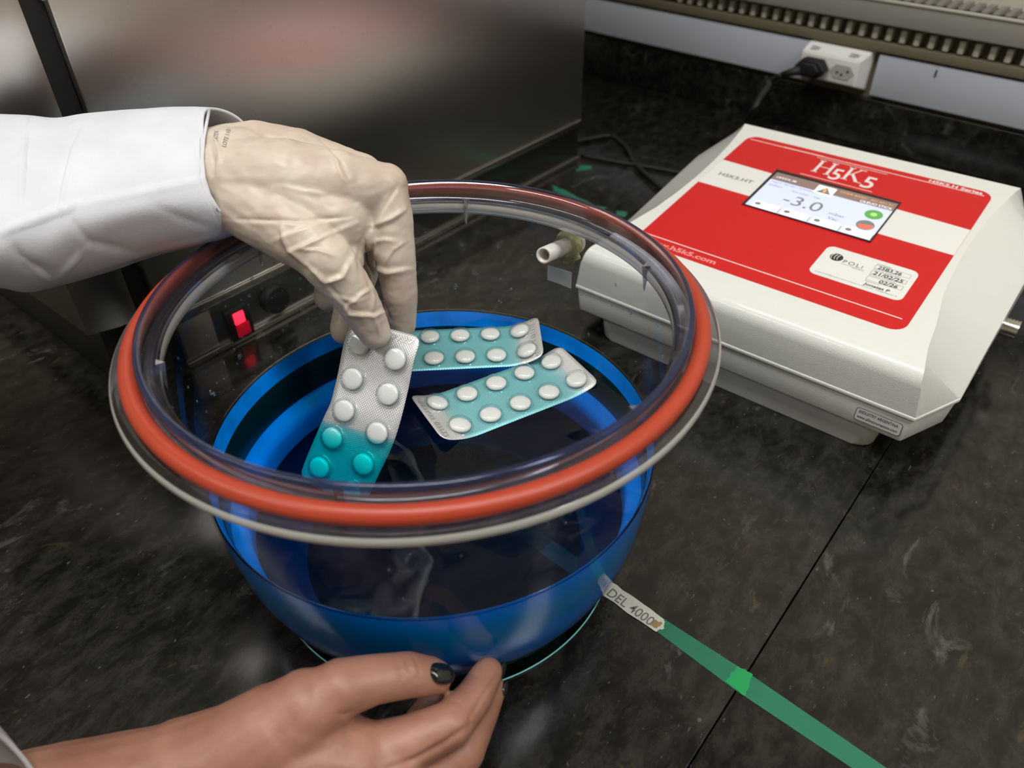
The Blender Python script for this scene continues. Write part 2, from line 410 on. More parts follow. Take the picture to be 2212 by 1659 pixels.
# thin black cable lying on the worktop behind the bowl
tag(obj('loose_cable', tube(spline([Vector((-.345, .60, .003)), Vector((-.325, .640, .003)), Vector((-.310, .662, .003)), Vector((-.285, .652, .003)), Vector((-.262, .634, .003)), Vector((-.235, .605, .003)), Vector((-.20, .58, .003)), Vector((-.165, .558, .003)), Vector((-.13, .545, .003))], 8), .0026, 8), M_CORD, None, smooth=True),
    'thin black cable looping over the worktop between steel oven and controller', 'cable')
tag(obj('flat_cable', tube(spline([Vector((-.303, .583, .002)), Vector((-.26, .592, .002)), Vector((-.22, .603, .002)), Vector((-.17, .612, .002)), Vector((-.12, .606, .002))], 6), .0022, 8), M_CORD, None, smooth=True),
    'straight black cable lying flat beside the oven corner', 'cable')

# ================================================================== OVEN (stainless steel cabinet)
X0 = -.298
ov = thing('steel_oven', 'large stainless steel laboratory oven with a lit red switch, behind the bowl', 'oven', None, (X0-.2, .25, 0))
def ovp(name, dims, mat, bev=0, **k):
    o = boxobj(name, dims, mat, None, bev); o.parent = ov; o.matrix_parent_inverse = Matrix.Translation(-ov.location); return o
def adopt(o, par):
    o.parent = par; o.matrix_parent_inverse = Matrix.Translation(-par.location); return o
ovp('door', (-.335, X0, -.010, .572, .054, .62), M_STEEL, .0015)
ovp('body', (-.80, -.336, -.010, .566, .006, .62), M_DSTEEL, .002)
ovp('gasket', (-.335, X0-.006, -.026, -.0105, .006, .62), M_BLACK, .001)
adopt(obj('side_column', slab([(-.298, -.0265), (-.298, -.0415), (-.3062, -.0635), (-.80, -.0635), (-.80, -.0265)], .0655, .62, bev=.0006), M_STEEL2, autosm=30), ov)
ovp('trim_ledge', (-.330, X0+.0015, -.002, .572, .0465, .0535), M_STEEL2, .001)
ovp('lower_panel', (-.330, X0-.002, -.002, .570, .006, .0462), M_DSTEEL, .0008)
ovp('base_rail', (-.330, X0+.001, -.002, .570, .0004, .0058), M_STEEL2, .001)
ovp('pedestal', (-.80, -.325, -.050, -.027, .0004, .0652), M_DSTEEL, .002)
ovp('cover_plate', (-.3005, X0-.0005, .000, .030, .008, .0445), M_STEEL, .0006)
sw = ovp('rocker_switch', (-.3002, X0+.0015, .0420, .0650, .0035, .0345), M_BLACK, .001)
M_REDL = pmat('lit_red', (1, .02, .05, 1), .3, emit=2.2)
M_REDD = pmat('dim_red', (.45, .004, .02, 1), .3, emit=.35)
o = boxobj('lit_rocker', (X0+.0012, X0+.0035, .0480, .0580, .0200, .0310), M_REDL, sw, .0008)
o = boxobj('lower_rocker', (X0+.0012, X0+.0028, .0480, .0610, .0065, .0185), M_REDD, sw, .0008)
bm = bmesh.new(); bmesh.ops.create_cone(bm, cap_ends=True, segments=32, radius1=.014, radius2=.0125, depth=.008, matrix=Matrix.Translation((X0+.002, .092, .025)) @ Matrix.Rotation(math.pi/2, 4, 'Y'))
adopt(obj('knob', bm, M_BLACK, autosm=40), ov)
for zz in (.105, .29):
    ovp('hinge', (-.300, X0+.0008, -.0135, -.0085, zz, zz+.022), M_DSTEEL, .0006)

# ================================================================== CONTROLLER
ct = thing('vacuum_controller', 'white bench controller with red front panel and lit display, right of the bowl', 'controller', None, (.0675, .38, 0))
XC = .0675
def topz(y): return .087+.125*(y-.27)
st = []   # stations: y, z_top(edge), half-width top, half side, z side top
def side_half(y):
    if y < .290: return .1410+(y-.248)/(.042)*.0177
    if y > .500: return .1605-(y-.500)/.016*.016
    return .1587+(y-.290)/.21*.0018
def side_z(y): return .0505 if y < .290 else (.0505+(y-.290)*.16 if y < .5 else .084-(y-.5)*.6)
def top_half(y):
    pts = [(.248, .1363), (.268, .1304), (.304, .1257), (.337, .1194), (.364, .117), (.397, .1155), (.4325, .116), (.4677, .1185), (.505, .1235), (.516, .1262)]
    for (a, va), (b, vb) in zip(pts, pts[1:]):
        if y <= b: return va+(vb-va)*max(0, (y-a))/(b-a)
    return pts[-1][1]
rows = []
def row(y, zt, wt_, ws, zs, zb=.0500):
    L_ = [(XC-ws, y, zb), (XC-ws, y, zs), (XC-wt_, y, zt), (XC-wt_*.5, y, zt), (XC, y, zt), (XC+wt_*.5, y, zt), (XC+wt_, y, zt), (XC+ws, y, zs), (XC+ws, y, zb)]
    rows.append(L_)
Rr = .013
# front face (bottom to top), rounded edge, then the sloping top
for zf in (.0500, .058, .066, topz(.261)-Rr):
    rows.append([(XC-.141, .248, .0500), (XC-.141+(zf-.05)*.16, .248, zf), (XC-.141+(zf-.05)*.16+.0005, .248, zf), (XC-.07, .248, zf), (XC, .248, zf), (XC+.07, .248, zf), (XC+.141-(zf-.05)*.16-.0005, .248, zf), (XC+.141-(zf-.05)*.16, .248, zf), (XC+.141, .248, .0500)])
rows = rows[-4:]
R2 = []
for zf in (.0500, .060, topz(.261)-Rr):
    w = .1410-(zf-.05)*.15
    R2.append([(XC-w, .248, zf), (XC-w*.5, .248, zf), (XC, .248, zf), (XC+w*.5, .248, zf), (XC+w, .248, zf)])
yy = .261; zc_ = topz(.261)-Rr
for k in range(1, 7):
    a = math.radians(83*k/6)
    y = yy-Rr*math.cos(a); z = zc_+Rr*math.sin(a); w = top_half(y)
    R2.append([(XC-w, y, z), (XC-w*.5, y, z), (XC, y, z), (XC+w*.5, y, z), (XC+w, y, z)])
for y in (.275, .29, .304, .32, .337, .364, .397, .4325, .4677, .49, .505, .513):
    w = top_half(y); R2.append([(XC-w, y, topz(y)), (XC-w*.5, y, topz(y)), (XC, y, topz(y)), (XC+w*.5, y, topz(y)), (XC+w, y, topz(y))])
for y, dz in ((.5155, .0012), (.517, .005), (.5175, .03), (.5178, .067)):
    w = top_half(.513)+.0 if dz < .006 else .1265+(dz-.006)*.26; z = topz(.513)-dz; z = max(z, .0500)
    R2.append([(XC-w, y, z), (XC-w*.5, y, z), (XC, y, z), (XC+w*.5, y, z), (XC+w, y, z)])
verts = []; faces = []
for r_ in R2: verts += r_
nr = len(R2)
for j in range(nr-1):
    for i in range(4): a = j*5+i; faces.append((a, a+1, a+6, a+5))
# side: bevel facet + upright side, both sides
ys_side = [.248, .2525, .258, .266, .275, .29, .304, .32, .337, .364, .397, .4325, .4677, .49, .505, .5178]
for sgn, idx in ((-1, 0), (1, 4)):
    edge = [r_[idx] for r_ in R2]
    # outer silhouette along the side
    base = len(verts); out_top = []; out_bot = []
    ys = [e[1] for e in edge]
    for e in edge:
        y = max(.248, min(e[1], .5178)); idxf = 0
        out_top.append((XC+sgn*side_half(y), y, min(side_z(y), e[2]))); out_bot.append((XC+sgn*side_half(y), y, .0500))
    # front rows (y=.248) collapse on the vertical corner edge; run the chamfer from it
    for k_, e in enumerate(edge):
        if k_ < 3:
            out_top[k_] = e; out_bot[k_] = edge[0]
        elif k_ < 9:
            t = (k_-2)/6.5; y = .248+t*.042
            out_top[k_] = (XC+sgn*side_half(y), y, .0505); out_bot[k_] = (XC+sgn*side_half(y), y, .0500)
        elif e[1] < .29:
            out_top[k_] = (XC+sgn*side_half(.289), .289, .0505); out_bot[k_] = (XC+sgn*side_half(.289), .289, .0500)
    n0 = len(verts); verts += out_top; n1 = len(verts); verts += out_bot
    for j in range(nr-1):
        a, b = j*5+idx, (j+1)*5+idx
        f1 = (a, b, n0+j+1, n0+j); f2 = (n0+j, n0+j+1, n1+j+1, n1+j)
        faces.append(f1 if sgn > 0 else f1[::-1]); faces.append(f2 if sgn > 0 else f2[::-1])
bm = bmesh.new(); bv = [bm.verts.new(v) for v in verts]
for f in faces:
    try: bm.faces.new([bv[i] for i in f])
    except Exception: pass
bmesh.ops.remove_doubles(bm, verts=bm.verts, dist=.00008)
bmesh.ops.dissolve_degenerate(bm, dist=.00005, edges=bm.edges)
bmesh.ops.recalc_face_normals(bm, faces=bm.faces)
adopt(obj('lid', bm, M_WHITE, autosm=32), ct)
def octo(hw, y0, y1, cx_, cy_, b=.0):
    return [(XC-hw+cx_, y0), (XC+hw-cx_, y0), (XC+hw, y0+cy_), (XC+hw, y1-cy_), (XC+hw-cx_, y1), (XC-hw+cx_, y1), (XC-hw, y1-cy_), (XC-hw, y0+cy_)]
adopt(obj('lid_flange', slab(octo(.1592, .2474, .5180, .0179, .0415), .0462, .0500, bev=.0012), M_WHITE, autosm=40), ct)
adopt(obj('joint_gasket', slab(octo(.1572, .2496, .5160, .0175, .0405), .0452, .0466), M_TXT_G), ct)
def taper(polyA, zA, polyB, zB, bev=.003):
    bm = bmesh.new(); A = [bm.verts.new((x, y, zA)) for x, y in polyA]; B = [bm.verts.new((x, y, zB)) for x, y in polyB]
    bm.faces.new(A[::-1]); bm.faces.new(B)
    for i in range(len(A)): j = (i+1) % len(A); bm.faces.new((A[i], A[j], B[j], B[i]))
    bmesh.ops.bevel(bm, geom=list(bm.edges), offset=bev, segments=3, affect='EDGES', profile=.5); return bm
adopt(obj('case', taper(octo(.1545, .2500, .5130, .0170, .0400), .0245, octo(.1572, .2488, .5160, .0172, .0400), .0452, .0012), M_WHITE, autosm=40), ct)
adopt(obj('foot_base', taper(rrect(-.052, .187, .2570, .48, .012, 5), .0003, rrect(-.055, .191, .2530, .485, .014, 5), .0244, .0015), M_WHITE, autosm=40), ct)
# metal gland on the right side
gl = adopt(obj('cable_gland', tube([(.2230, .43, .036), (.238, .43, .036)], .0075, 18), M_STEEL2, autosm=40), ct)
for k in range(6):
    g = obj('thread', tube([(.2245+k*.0024, .43, .036), (.2257+k*.0024, .43, .036)], .0081, 18), M_STEEL2, gl, autosm=40)
# panel frame on the sloping top
sl = math.atan(.125)
TP = Matrix.Translation((0, .27, .087)) @ Matrix.Rotation(sl, 4, 'X') @ Matrix.Diagonal((1, 1/math.cos(sl), 1, 1)) @ Matrix.Translation((0, -.27, 0))
ctoff = Matrix.Translation(-ct.location)
def pnl(name, poly, z0, z1, mat, par):
    o = obj(name, slab(poly, z0, z1, TP), mat, par); o.matrix_parent_inverse = ctoff if par is ct else Matrix(); return o
def ptx(name, body, x0, x1, y0, y1, z, mat, par, **k):
    o = text_fit(name, body, x0, x1, y0, y1, TP, mat, par, z, **k); return o
fp = pnl('front_panel', rrect(-.042, .1780, .2815, .4935, .011), -.0001, .0003, M_RED, ct)
tag(fp, 'red printed sheet with a white band')
pnl('white_band', [(-.0419, .3915), (.1779, .3895), (.1779, .4300), (-.0419, .4375)], .0003, .00036, M_WHITEP, fp)
def line(x0, x1, y, w=.0009, m=None): return pnl('rule_line', [(x0, y), (x1, y), (x1, y+w), (x0, y+w)], .0003, .00038, m or M_TXT_W, fp)
line(-.0385, .172, .4855); line(-.039, .1725, .2955, .0010)
line(.030, .094, .4822, .0006); line(.0290, .0935, .4478, .0007); line(-.004, .035, .4865, .0004)
# H5K5 in a serif face: stems and serifs for H and K
big = fp
def bar(x0, x1, y0, y1, sh=0):
    pnl('lettering', [(x0, y0), (x1, y0), (x1+sh, y1), (x0+sh, y1)], .0003, .0004, M_TXT_W, fp)
hx, yb, yt = .0350, .4565, .4795
bm = bmesh.new()
def q(x0, y0, x1, y1, x2, y2, x3, y3):
    bm.faces.new([bm.verts.new(TP @ Vector((a, b, .00042))) for a, b in ((x0, y0), (x1, y1), (x2, y2), (x3, y3))])
def rect(x0, x1, y0, y1): q(x0, y0, x1, y0, x1, y1, x0, y1)
for x in (.0365, .0478): rect(x, x+.0026, yb, yt); rect(x-.0016, x+.0042, yb, yb+.0012); rect(x-.0016, x+.0042, yt-.0012, yt)
rect(.039, .048, .4675, .4686)
x = .0635; rect(x, x+.0026, yb, yt); rect(x-.0016, x+.0042, yb, yb+.0012); rect(x-.0016, x+.0042, yt-.0012, yt)
q(.0661, .4665, .0668, .4655, .0745, .4795, .0730, .4795); rect(.0710, .0775, yt-.0011, yt)
q(.0668, .4690, .0745, .4565, .0778, .4565, .0690, .4705); rect(.0735, .0800, yb, yb+.0011)
o = obj('lettering', bm, M_TXT_W, fp)
ptx('lettering', '5', .0520, .0612, .4515, .4715, .0004, M_TXT_W, fp, bold=.01)
ptx('lettering', '5', .0805, .0905, .4515, .4715, .0004, M_TXT_W, fp, bold=.01)
ptx('lettering', 'H5K5.H Series', .127, .170, .4870, .4915, .0004, M_TXT_W, fp, bold=.03)
ptx('lettering', 'www.h5k5.com', -.0345, .0315, .2855, .2915, .0004, M_TXT_PINK, fp, bold=.03)
ptx('lettering', 'H5K5.HT', -.0325, .0005, .4105, .4160, .0005, M_TXT_G, fp, bold=.01)
# display
M_SCR = pmat('screen_white', (.55, .60, .80, 1), .3, emit=.50)
M_SCRB = pmat('screen_brown', (.22, .15, .13, 1), .3, emit=.45)
M_SCRK = pmat('screen_bezel', (.012, .012, .012, 1), .2)
M_SCRG = pmat('screen_grey', (.20, .20, .18, 1), .3, emit=.3)
M_SCRL = pmat('screen_light', (.80, .82, .95, 1), .3, emit=.8)
M_SCRGR = pmat('screen_green', (.10, .30, .07, 1), .3, emit=.6)
M_SCRLG = pmat('screen_light_green', (.30, .65, .20, 1), .3, emit=.7)
M_SCRR = pmat('screen_red', (.85, .12, .09, 1), .3, emit=.7)
M_SCRO = pmat('screen_orange', (.75, .35, .08, 1), .3, emit=.6)
ds = pnl('display', [(.0090, .3755), (.1203, .3745), (.1200, .4425), (.0087, .4440)], .0003, .0012, M_SCRK, ct)
tag(ds, 'lit touch display reading -3.0 mbar')
pnl('screen_area', [(.0117, .3765), (.1190, .3760), (.1187, .4385), (.0117, .4385)], .0012, .0013, M_SCR, ds)
pnl('title_bar', [(.0117, .4255), (.1187, .4255), (.1187, .4385), (.0117, .4385)], .0013, .0014, M_SCRB, ds)
pnl('warning_box', [(.0520, .4225), (.0680, .4225), (.0680, .4360), (.0520, .4360)], .0014, .0015, M_SCRL, ds)
pnl('warning_triangle', [(.0535, .4240), (.0665, .4240), (.0600, .4345)], .0015, .0016, M_SCRG, ds)
pnl('warning_mark', [(.0590, .4255), (.0610, .4255), (.0610, .4315), (.0590, .4315)], .0016, .0017, M_SCRO, ds)
ptx('lettering', 'Device', .0150, .0270, .4345, .4370, .0015, M_SCRG, ds)
ptx('lettering', 'LXXX/X_08', .0150, .0330, .4290, .4325, .0015, M_SCRL, ds)
ptx('lettering', 'OLEUO STICK', .0910, .1175, .4265, .4300, .0015, M_SCRL, ds)
ptx('lettering', 'TIMER BASIC  001.001.91', .0710, .1160, .4325, .4350, .0015, M_SCRO, ds)
ptx('lettering', 'Page 2 100° 001/  STAND BY', .0145, .0560, .4205, .4235, .0014, M_SCRG, ds)
ptx('lettering', 'RAMPAAAA', .0145, .0270, .4150, .4175, .0014, M_SCRG, ds)
ptx('lettering', '0.0 mbar   Vac', .0365, .0620, .4140, .4165, .0014, M_SCRG, ds)
ptx('lettering', '-3.0', .0360, .0690, .3940, .4090, .0014, M_SCRG, ds)
ptx('lettering', 'mbar', .0770, .0900, .3960, .4000, .0014, M_SCRG, ds)
ptx('lettering', 'Vac', .0785, .0870, .3890, .3930, .0014, M_SCRG, ds)
def disc(cx_, cy_, rx, ry, n=28, a0=0, a1=360): return [(cx_+rx*math.cos(math.radians(a0+(a1-a0)*k/n)), cy_+ry*math.sin(math.radians(a0+(a1-a0)*k/n))) for k in range(n)]
pnl('green_button', disc(.1080, .4130, .0072, .0072), .0014, .0015, M_SCRGR, ds)
pnl('green_light', disc(.1080, .4130, .0026, .0026), .0015, .0016, M_SCRLG, ds)
pnl('stop_button', disc(.1080, .3950, .0072, .0072), .0014, .0015, M_SCRG, ds)
pnl('red_half', disc(.1085, .3950, .0060, .0060, 16, 190, 385), .0015, .0016, M_SCRR, ds)
for k in range(4):
    x = .0170+k*.0262
    pnl('menu_key', [(x, .3770), (x+.0225, .3770), (x+.0225, .3865), (x, .3865)], .0013, .00135, M_SCRL, ds)
    pnl('key_edge', [(x+.0228, .3770), (x+.0235, .3770), (x+.0235, .3845), (x+.0228, .3845)], .0013, .0014, M_SCRG, ds)
    pnl('key_icon', disc(x+.0035, .3825, .0028, .0024, 10), .00135, .0014, M_SCRG, ds)
# calibration sticker
sk_ = pnl('calibration_sticker', rrect(.0950, .1650, .3138, .3552, .006), .0003, .0006, M_WHITEP, ct)
tag(sk_, 'white rounded calibration sticker with handwriting')
pnl('paper', rrect(.0975, .1620, .3160, .3530, .0012), .0006, .00065, M_WHITEP, sk_)
lg = pnl('emblem', disc(.1062, .3425, .0050, .0050), .00065, .0007, M_TXT_K, sk_)
for dx in (-.0022, 0, .0020):
    pts = [TP @ Vector((.1064+dx*1.1-.0016*math.cos(a), .3425+.0036*math.sin(a), .00075)) for a in np.linspace(-1.1, 1.3, 8)]
    o = obj('emblem_arc', tube(pts, .0003, 5), M_WHITEP, sk_)
ptx('lettering', 'POLi', .1125, .1275, .3380, .3425, .0007, M_TXT_K, sk_, spacing=1.3)
pnl('underline', [(.1120, .3365), (.1300, .3365), (.1300, .3368), (.1120, .3368)], .00065, .0007, M_TXT_G, sk_)
ptx('lettering', 'INSTRUMENTOS', .1210, .1300, .3348, .3358, .0007, M_TXT_G, sk_)
ptx('lettering', 'suporte@poliinstrumentos.com.br 1938766713', .0995, .1605, .3170, .3188, .0007, M_TXT_G, sk_)
for k, (cap, val, vx0, vx1) in enumerate((('Certificado', '25B3.26', .137, .1545), ('Data da Calibração', '21/02/25', .1365, .1585), ('Próxima Calibração', '02/26', .144, .1575), ('Responsável', 'Jonatas P', .1355, .1545))):
    y = .3490-k*.0083
    w = .0105 if k in (0, 3) else .020
    ptx('lettering', cap, .1350, .1350+w, y, y+.0020, .0007, M_TXT_G, sk_)
    if k < 3:
        for yy_ in (y-.0056, y-.0006): pnl('box_line', [(.1348, yy_), (.1608, yy_), (.1608, yy_+.00025), (.1348, yy_+.00025)], .00065, .0007, M_TXT_G, sk_)
        for xx_ in (.1348, .1606): pnl('box_line', [(xx_, y-.0056), (xx_+.00025, y-.0056), (xx_+.00025, y-.0005), (xx_, y-.0005)], .00065, .0007, M_TXT_G, sk_)
    ptx('handwriting', val, vx0, vx1, y-.0053, y-.0010, .00075, M_TXT_K, sk_, bold=.02, shear=.1)
# maker plate on the front of the case
def fr(name, poly, d0, d1, mat, par):
    T_ = Matrix(((1, 0, 0, 0), (0, 0, -1, .2492), (0, 1, 0, 0), (0, 0, 0, 1)))
    o = obj(name, slab(poly, d0, d1, T_), mat, par); o.matrix_parent_inverse = ctoff if par is ct else Matrix(); return o
TFc = Matrix(((1, 0, 0, 0), (0, 0, -1, .2492), (0, 1, 0, 0), (0, 0, 0, 1)))
mp_ = fr('maker_plate', rrect(.1715, .2035, .0292, .0402, .002), -.0005, .0003, M_TXT_K, ct)
fr('plate_face', rrect(.1719, .2031, .0296, .0398, .0017), .0003, .0004, M_WHITEP, mp_)
for body, x0, x1, y0 in (('INDUSTRY ARGENTINA', .1738, .2008, .0360), ('www.allinstrumentos.com', .1732, .2012, .0315)):
    o = text_fit('lettering', body, x0, x1, y0, y0+.0026, TFc, M_TXT_K, mp_, .0005, .01)

# ================================================================== BOWL
M_BLUEW = clear_mat('wet_clear_wall', (.9, .95, 1, 1), .015, .045, .9)
bw = thing('vacuum_bowl', 'large clear acrylic vacuum bowl with orange-red seal ring, holding blue liquid', 'bowl')
prof = [(0, .0022), (.085, .0022), (.0900, .0030), (.0985, .0060), (.1060, .0120), (.1128, .0210), (.1190, .0340), (.1245, .0540), (.1275, .0800), (.1285, .1100), (.1290, .1500), (.1292, .1740)]
bwall = obj('wall', lathe(prof, 160), M_CLEAR, bw, smooth=True)
# flange: a thick clear ring, the highlight on its rounded edge painted cream
fl = obj('flange', lathe([(.1290, .1735), (.1480, .1735), (.1497, .1745), (.1500, .1765), (.1494, .1785), (.1470, .1790), (.1300, .1790), (.1290, .1780)], 200, closed=True), M_LIP, bw, autosm=50)
er = obj('flange_edge', lathe([(.1496, .1742), (.1503, .1752), (.1505, .1765), (.1501, .1780), (.1492, .1788)], 200), M_EDGE, bw, smooth=True)
tag(er, 'outer edge of the flange with a painted cream highlight')
lip = obj('lip', lathe([(.1275, .1792), (.1345, .1792), (.1358, .1830), (.1362, .1895), (.1354, .1912), (.1338, .1912), (.1318, .1880), (.1300, .1830)], 200, closed=True), M_LIP, bw, smooth=True)
le = obj('lip_edge', lathe([(.1335, .1916), (.1350, .1918), (.1362, .1910), (.1366, .1895)], 200), M_LIPEDGE, bw, smooth=True)
tag(le, 'blue-tinted top edge of the lip')
be = obj('inner_glint_ring', lathe([(.1288, .1712), (.1276, .1730), (.1273, .1758), (.1278, .1785), (.1290, .1800)], 200), clear_mat('painted_glint', (.75, .78, .82, 1), .05, .15, 1.3, (.97, .96, .93, 1), .72), bw, smooth=True)  # added ring, light reflected at the inner edge painted as white diffuse
tag(be, 'added ring with a painted silvery glint inside the rim')
ns = 14
obj('seal_ring', lathe([(.1408+.0044*math.cos(2*math.pi*k/ns), .1818+.0043*math.sin(2*math.pi*k/ns)) for k in range(ns)], 200, closed=True), M_SEAL, bw, smooth=True)
tag(bw.children[-1], 'orange-red silicone seal ring')
# small moulded guides on the inside of the wall
M_RIB = clear_mat('clear_rib', (.8, .82, .85, 1), .08, .25, 1.3, (.8, .8, .8, 1), .15)
for ang in (122, 184, 240, 300, 0, 58):
    a = math.radians(ang); c_, s_ = math.cos(a), math.sin(a); R_ = .1286
    bm = bmesh.new(); tx, ty = -s_, c_
    P = lambda r, w, z: bm.verts.new((r*c_+tx*w, r*s_+ty*w, z))
    t1, t2, t3 = P(R_, -.0024, .182), P(R_, .0024, .182), P(R_-.004, 0, .181); b1 = P(R_-.0008, 0, .1640); b2 = P(R_-.001, .0012, .1655)
    for f in ((t1, t2, t3), (t1, t3, b1), (t3, t2, b2), (t3, b2, b1), (t2, t1, b1, b2)): bm.faces.new(f)
    obj('guide_rib', bm, M_RIB, bw)
# hose port
pin = Vector((-.0165, .1230, .1505)); pout = Vector((.0030, .130, .1615))
pin = K(1174, 552, .478); pwall = K(1228, 528, .508); dirp = (pwall-pin).normalized()
hp = obj('hose_port', tube([pin, pwall+dirp*.012], .0053, 24, cap=False), pmat('white_port_plastic', srgb(206, 202, 194), .35), bw, smooth=True)
mod = hp.modifiers.new('s', 'SOLIDIFY'); mod.thickness = .0014; mod.offset = -1
obj('port_flange', tube([pwall+dirp*.004, pwall+dirp*.009], .0085, 24), pmat('port_ring', srgb(160, 152, 148), .4), bw, autosm=40)
def blob(c, r, seed, amp, mat, name, par, axis=None, flat=1):
    bm = bmesh.new(); bmesh.ops.create_icosphere(bm, subdivisions=4, radius=1)
    for v in bm.verts:
        d = v.co.copy(); k = 1+amp*noise.noise(d*2.2+Vector((seed, 0, 0)))+amp*.5*noise.noise(d*6+Vector((0, seed, 0)))
        if axis is not None:
            ax = d.dot(axis); d = d-axis*ax*(1-flat)
        v.co = c+d*r*k
    return obj(name, bm, mat, par, smooth=True)
M_GLUE = pmat('yellowed_glue', srgb(176, 178, 128), .25, bump=.3, bump_scale=400, sss=.2)
blob(pwall-dirp*.0015, .0098, 3, .25, M_GLUE, 'glue_collar', bw, dirp, .5)
blob(pwall-dirp*.0005+Vector((.0005, .001, -.0065)), .0072, 8, .35, M_GLUE, 'glue_drip', bw, dirp, .4)
# small clear sticker below the port, curved on the wall
bm = bmesh.new(); cols = 10; vv = []
for i in range(cols+1):
    t = i/cols; th0 = math.atan2(.1270, -.0151); th1 = math.atan2(.1280, .0038); th = th0+(th1-th0)*t
    zt = .1437+(.1452-.1437)*0+.001*t; zb = .1325-.0002*t
    vv.append([bm.verts.new((.1282*math.cos(th), .1282*math.sin(th), z)) for z in (zt, zb)])
for i in range(cols): bm.faces.new((vv[i][0], vv[i+1][0], vv[i+1][1], vv[i][1]))
stk = obj('sticker', bm, pmat('clear_sticker', srgb(150, 156, 158), .4), bw, smooth=True)
tag(stk, 'small faded grey sticker under the hose port')

# water drops on the wall
bm = bmesh.new(); rnd = random.Random(5)
def wall_r(z):
    for (r0, z0), (r1, z1) in zip(prof, prof[1:]):
        if z <= z1: return r0+(r1-r0)*(z-z0)/max(z1-z0, 1e-6)
    return .1290
drops = []
for i in range(150):
    th = rnd.gauss(math.radians(178), .32) if i < 80 else rnd.uniform(0, 2*math.pi)
    z = rnd.uniform(.10, .165); s = rnd.uniform(.0003, .0010) if rnd.random() < .85 else rnd.uniform(.0012, .0017)
    R_ = wall_r(z)-s*.3
    mt = Matrix.Translation((R_*math.cos(th), R_*math.sin(th), z)) @ Matrix.Rotation(th, 4, 'Z') @ Matrix.Diagonal((.5, 1, rnd.uniform(1, 1.6), 1))
    bmesh.ops.create_icosphere(bm, subdivisions=2, radius=s, matrix=mt)
dr = obj('water_droplets', bm, M_CLEAR_DROP, bw, smooth=True); dr['kind'] = 'stuff'

# ------------------------------------------------------------------ clear round plate under the bowl
pt = thing('round_plate', 'thin round clear greenish plate on the worktop under the bowl', 'plate')
obj('disc', lathe([(0, .0018), (.1085, .0018)], 128), M_PLATE, pt, smooth=True)
obj('rim', lathe([(.1086, .0004), (.1091, .0006), (.1092, .0014), (.1086, .0019), (.1082, .0012)], 160, closed=True), M_PLATE_EDGE, pt, smooth=True)

# ------------------------------------------------------------------ blue liquid
ZL = .0970
lq = thing('blue_liquid', 'bright blue dyed water filling the lower half of the clear bowl', 'liquid')
M_SURF = clear_mat('liquid_surface', (.90, .97, 1, 1), .006, .030, .6)
m, nt, b = newmat('blue_liquid_side'); nt.nodes.remove(b)
M_LSIDE = clear_mat('blue_liquid_side', (.0, .30, .80, 1), .08, .05, .8, (.0, .36, 1.0, 1), .92)  # glow of light through the dyed water painted as diffuse blue
M_LLOW = clear_mat('blue_liquid_low_side', (.0, .30, .70, 1), .08, .05, .8, (.0, .17, .52, 1), .8)  # darker copy of the side, dimmer glow painted lower down
M_DARKEN = clear_mat('darkening_tint', (.12, .55, .68, 1), .05, .0, .0, (.0, .035, .11, 1), .22)
def absorb(m, col, dens):
    nt = m.node_tree; v = nt.nodes.new('ShaderNodeVolumeAbsorption'); v.inputs['Color'].default_value = col; v.inputs['Density'].default_value = dens
    nt.links.new(v.outputs[0], nt.nodes['Material Output'].inputs['Volume'])
lp = [(0, ZL, 0), (.1262, ZL, 0), (.1272, ZL+.0010, 1), (.1270, ZL-.002, 1), (.1265, .080, 1), (.1235, .054, 1), (.1180, .034, 1), (.1118, .021, 1), (.1050, .0125, 1), (.0975, .0068, 1), (.0890, .0038, 0), (0, .0032, 0)]
lbm = lathe(lp, 160)
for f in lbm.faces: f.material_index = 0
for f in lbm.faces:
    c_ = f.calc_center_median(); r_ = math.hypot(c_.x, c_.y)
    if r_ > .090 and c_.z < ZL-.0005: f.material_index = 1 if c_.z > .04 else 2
bmesh.ops.recalc_face_normals(lbm, faces=lbm.faces)
_nt = M_SURF.node_tree; _n = _nt.nodes.new('ShaderNodeTexNoise'); _n.inputs['Scale'].default_value = 26; _n.inputs['Detail'].default_value = 1
_tc = _nt.nodes.new('ShaderNodeTexCoord'); _nt.links.new(_tc.outputs['Object'], _n.inputs['Vector'])
_bp = _nt.nodes.new('ShaderNodeBump'); _bp.inputs['Strength'].default_value = .35; _bp.inputs['Distance'].default_value = .004
_nt.links.new(_n.outputs['Fac'], _bp.inputs['Height'])
for _x in _nt.nodes:
    if _x.type == 'BSDF_GLOSSY': _nt.links.new(_bp.outputs[0], _x.inputs['Normal'])
absorb(M_SURF, (.0, .984, .993, 1), 170); absorb(M_LSIDE, (.0, .984, .993, 1), 170)
absorb(M_LLOW, (.0, .984, .993, 1), 170)
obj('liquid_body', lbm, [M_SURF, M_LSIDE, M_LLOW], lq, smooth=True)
obj('darkening_layer', lathe([(0, .0405), (.1127, .0405)], 128), M_DARKEN, lq, smooth=True)  # added tinted sheet that darkens the middle of the liquid
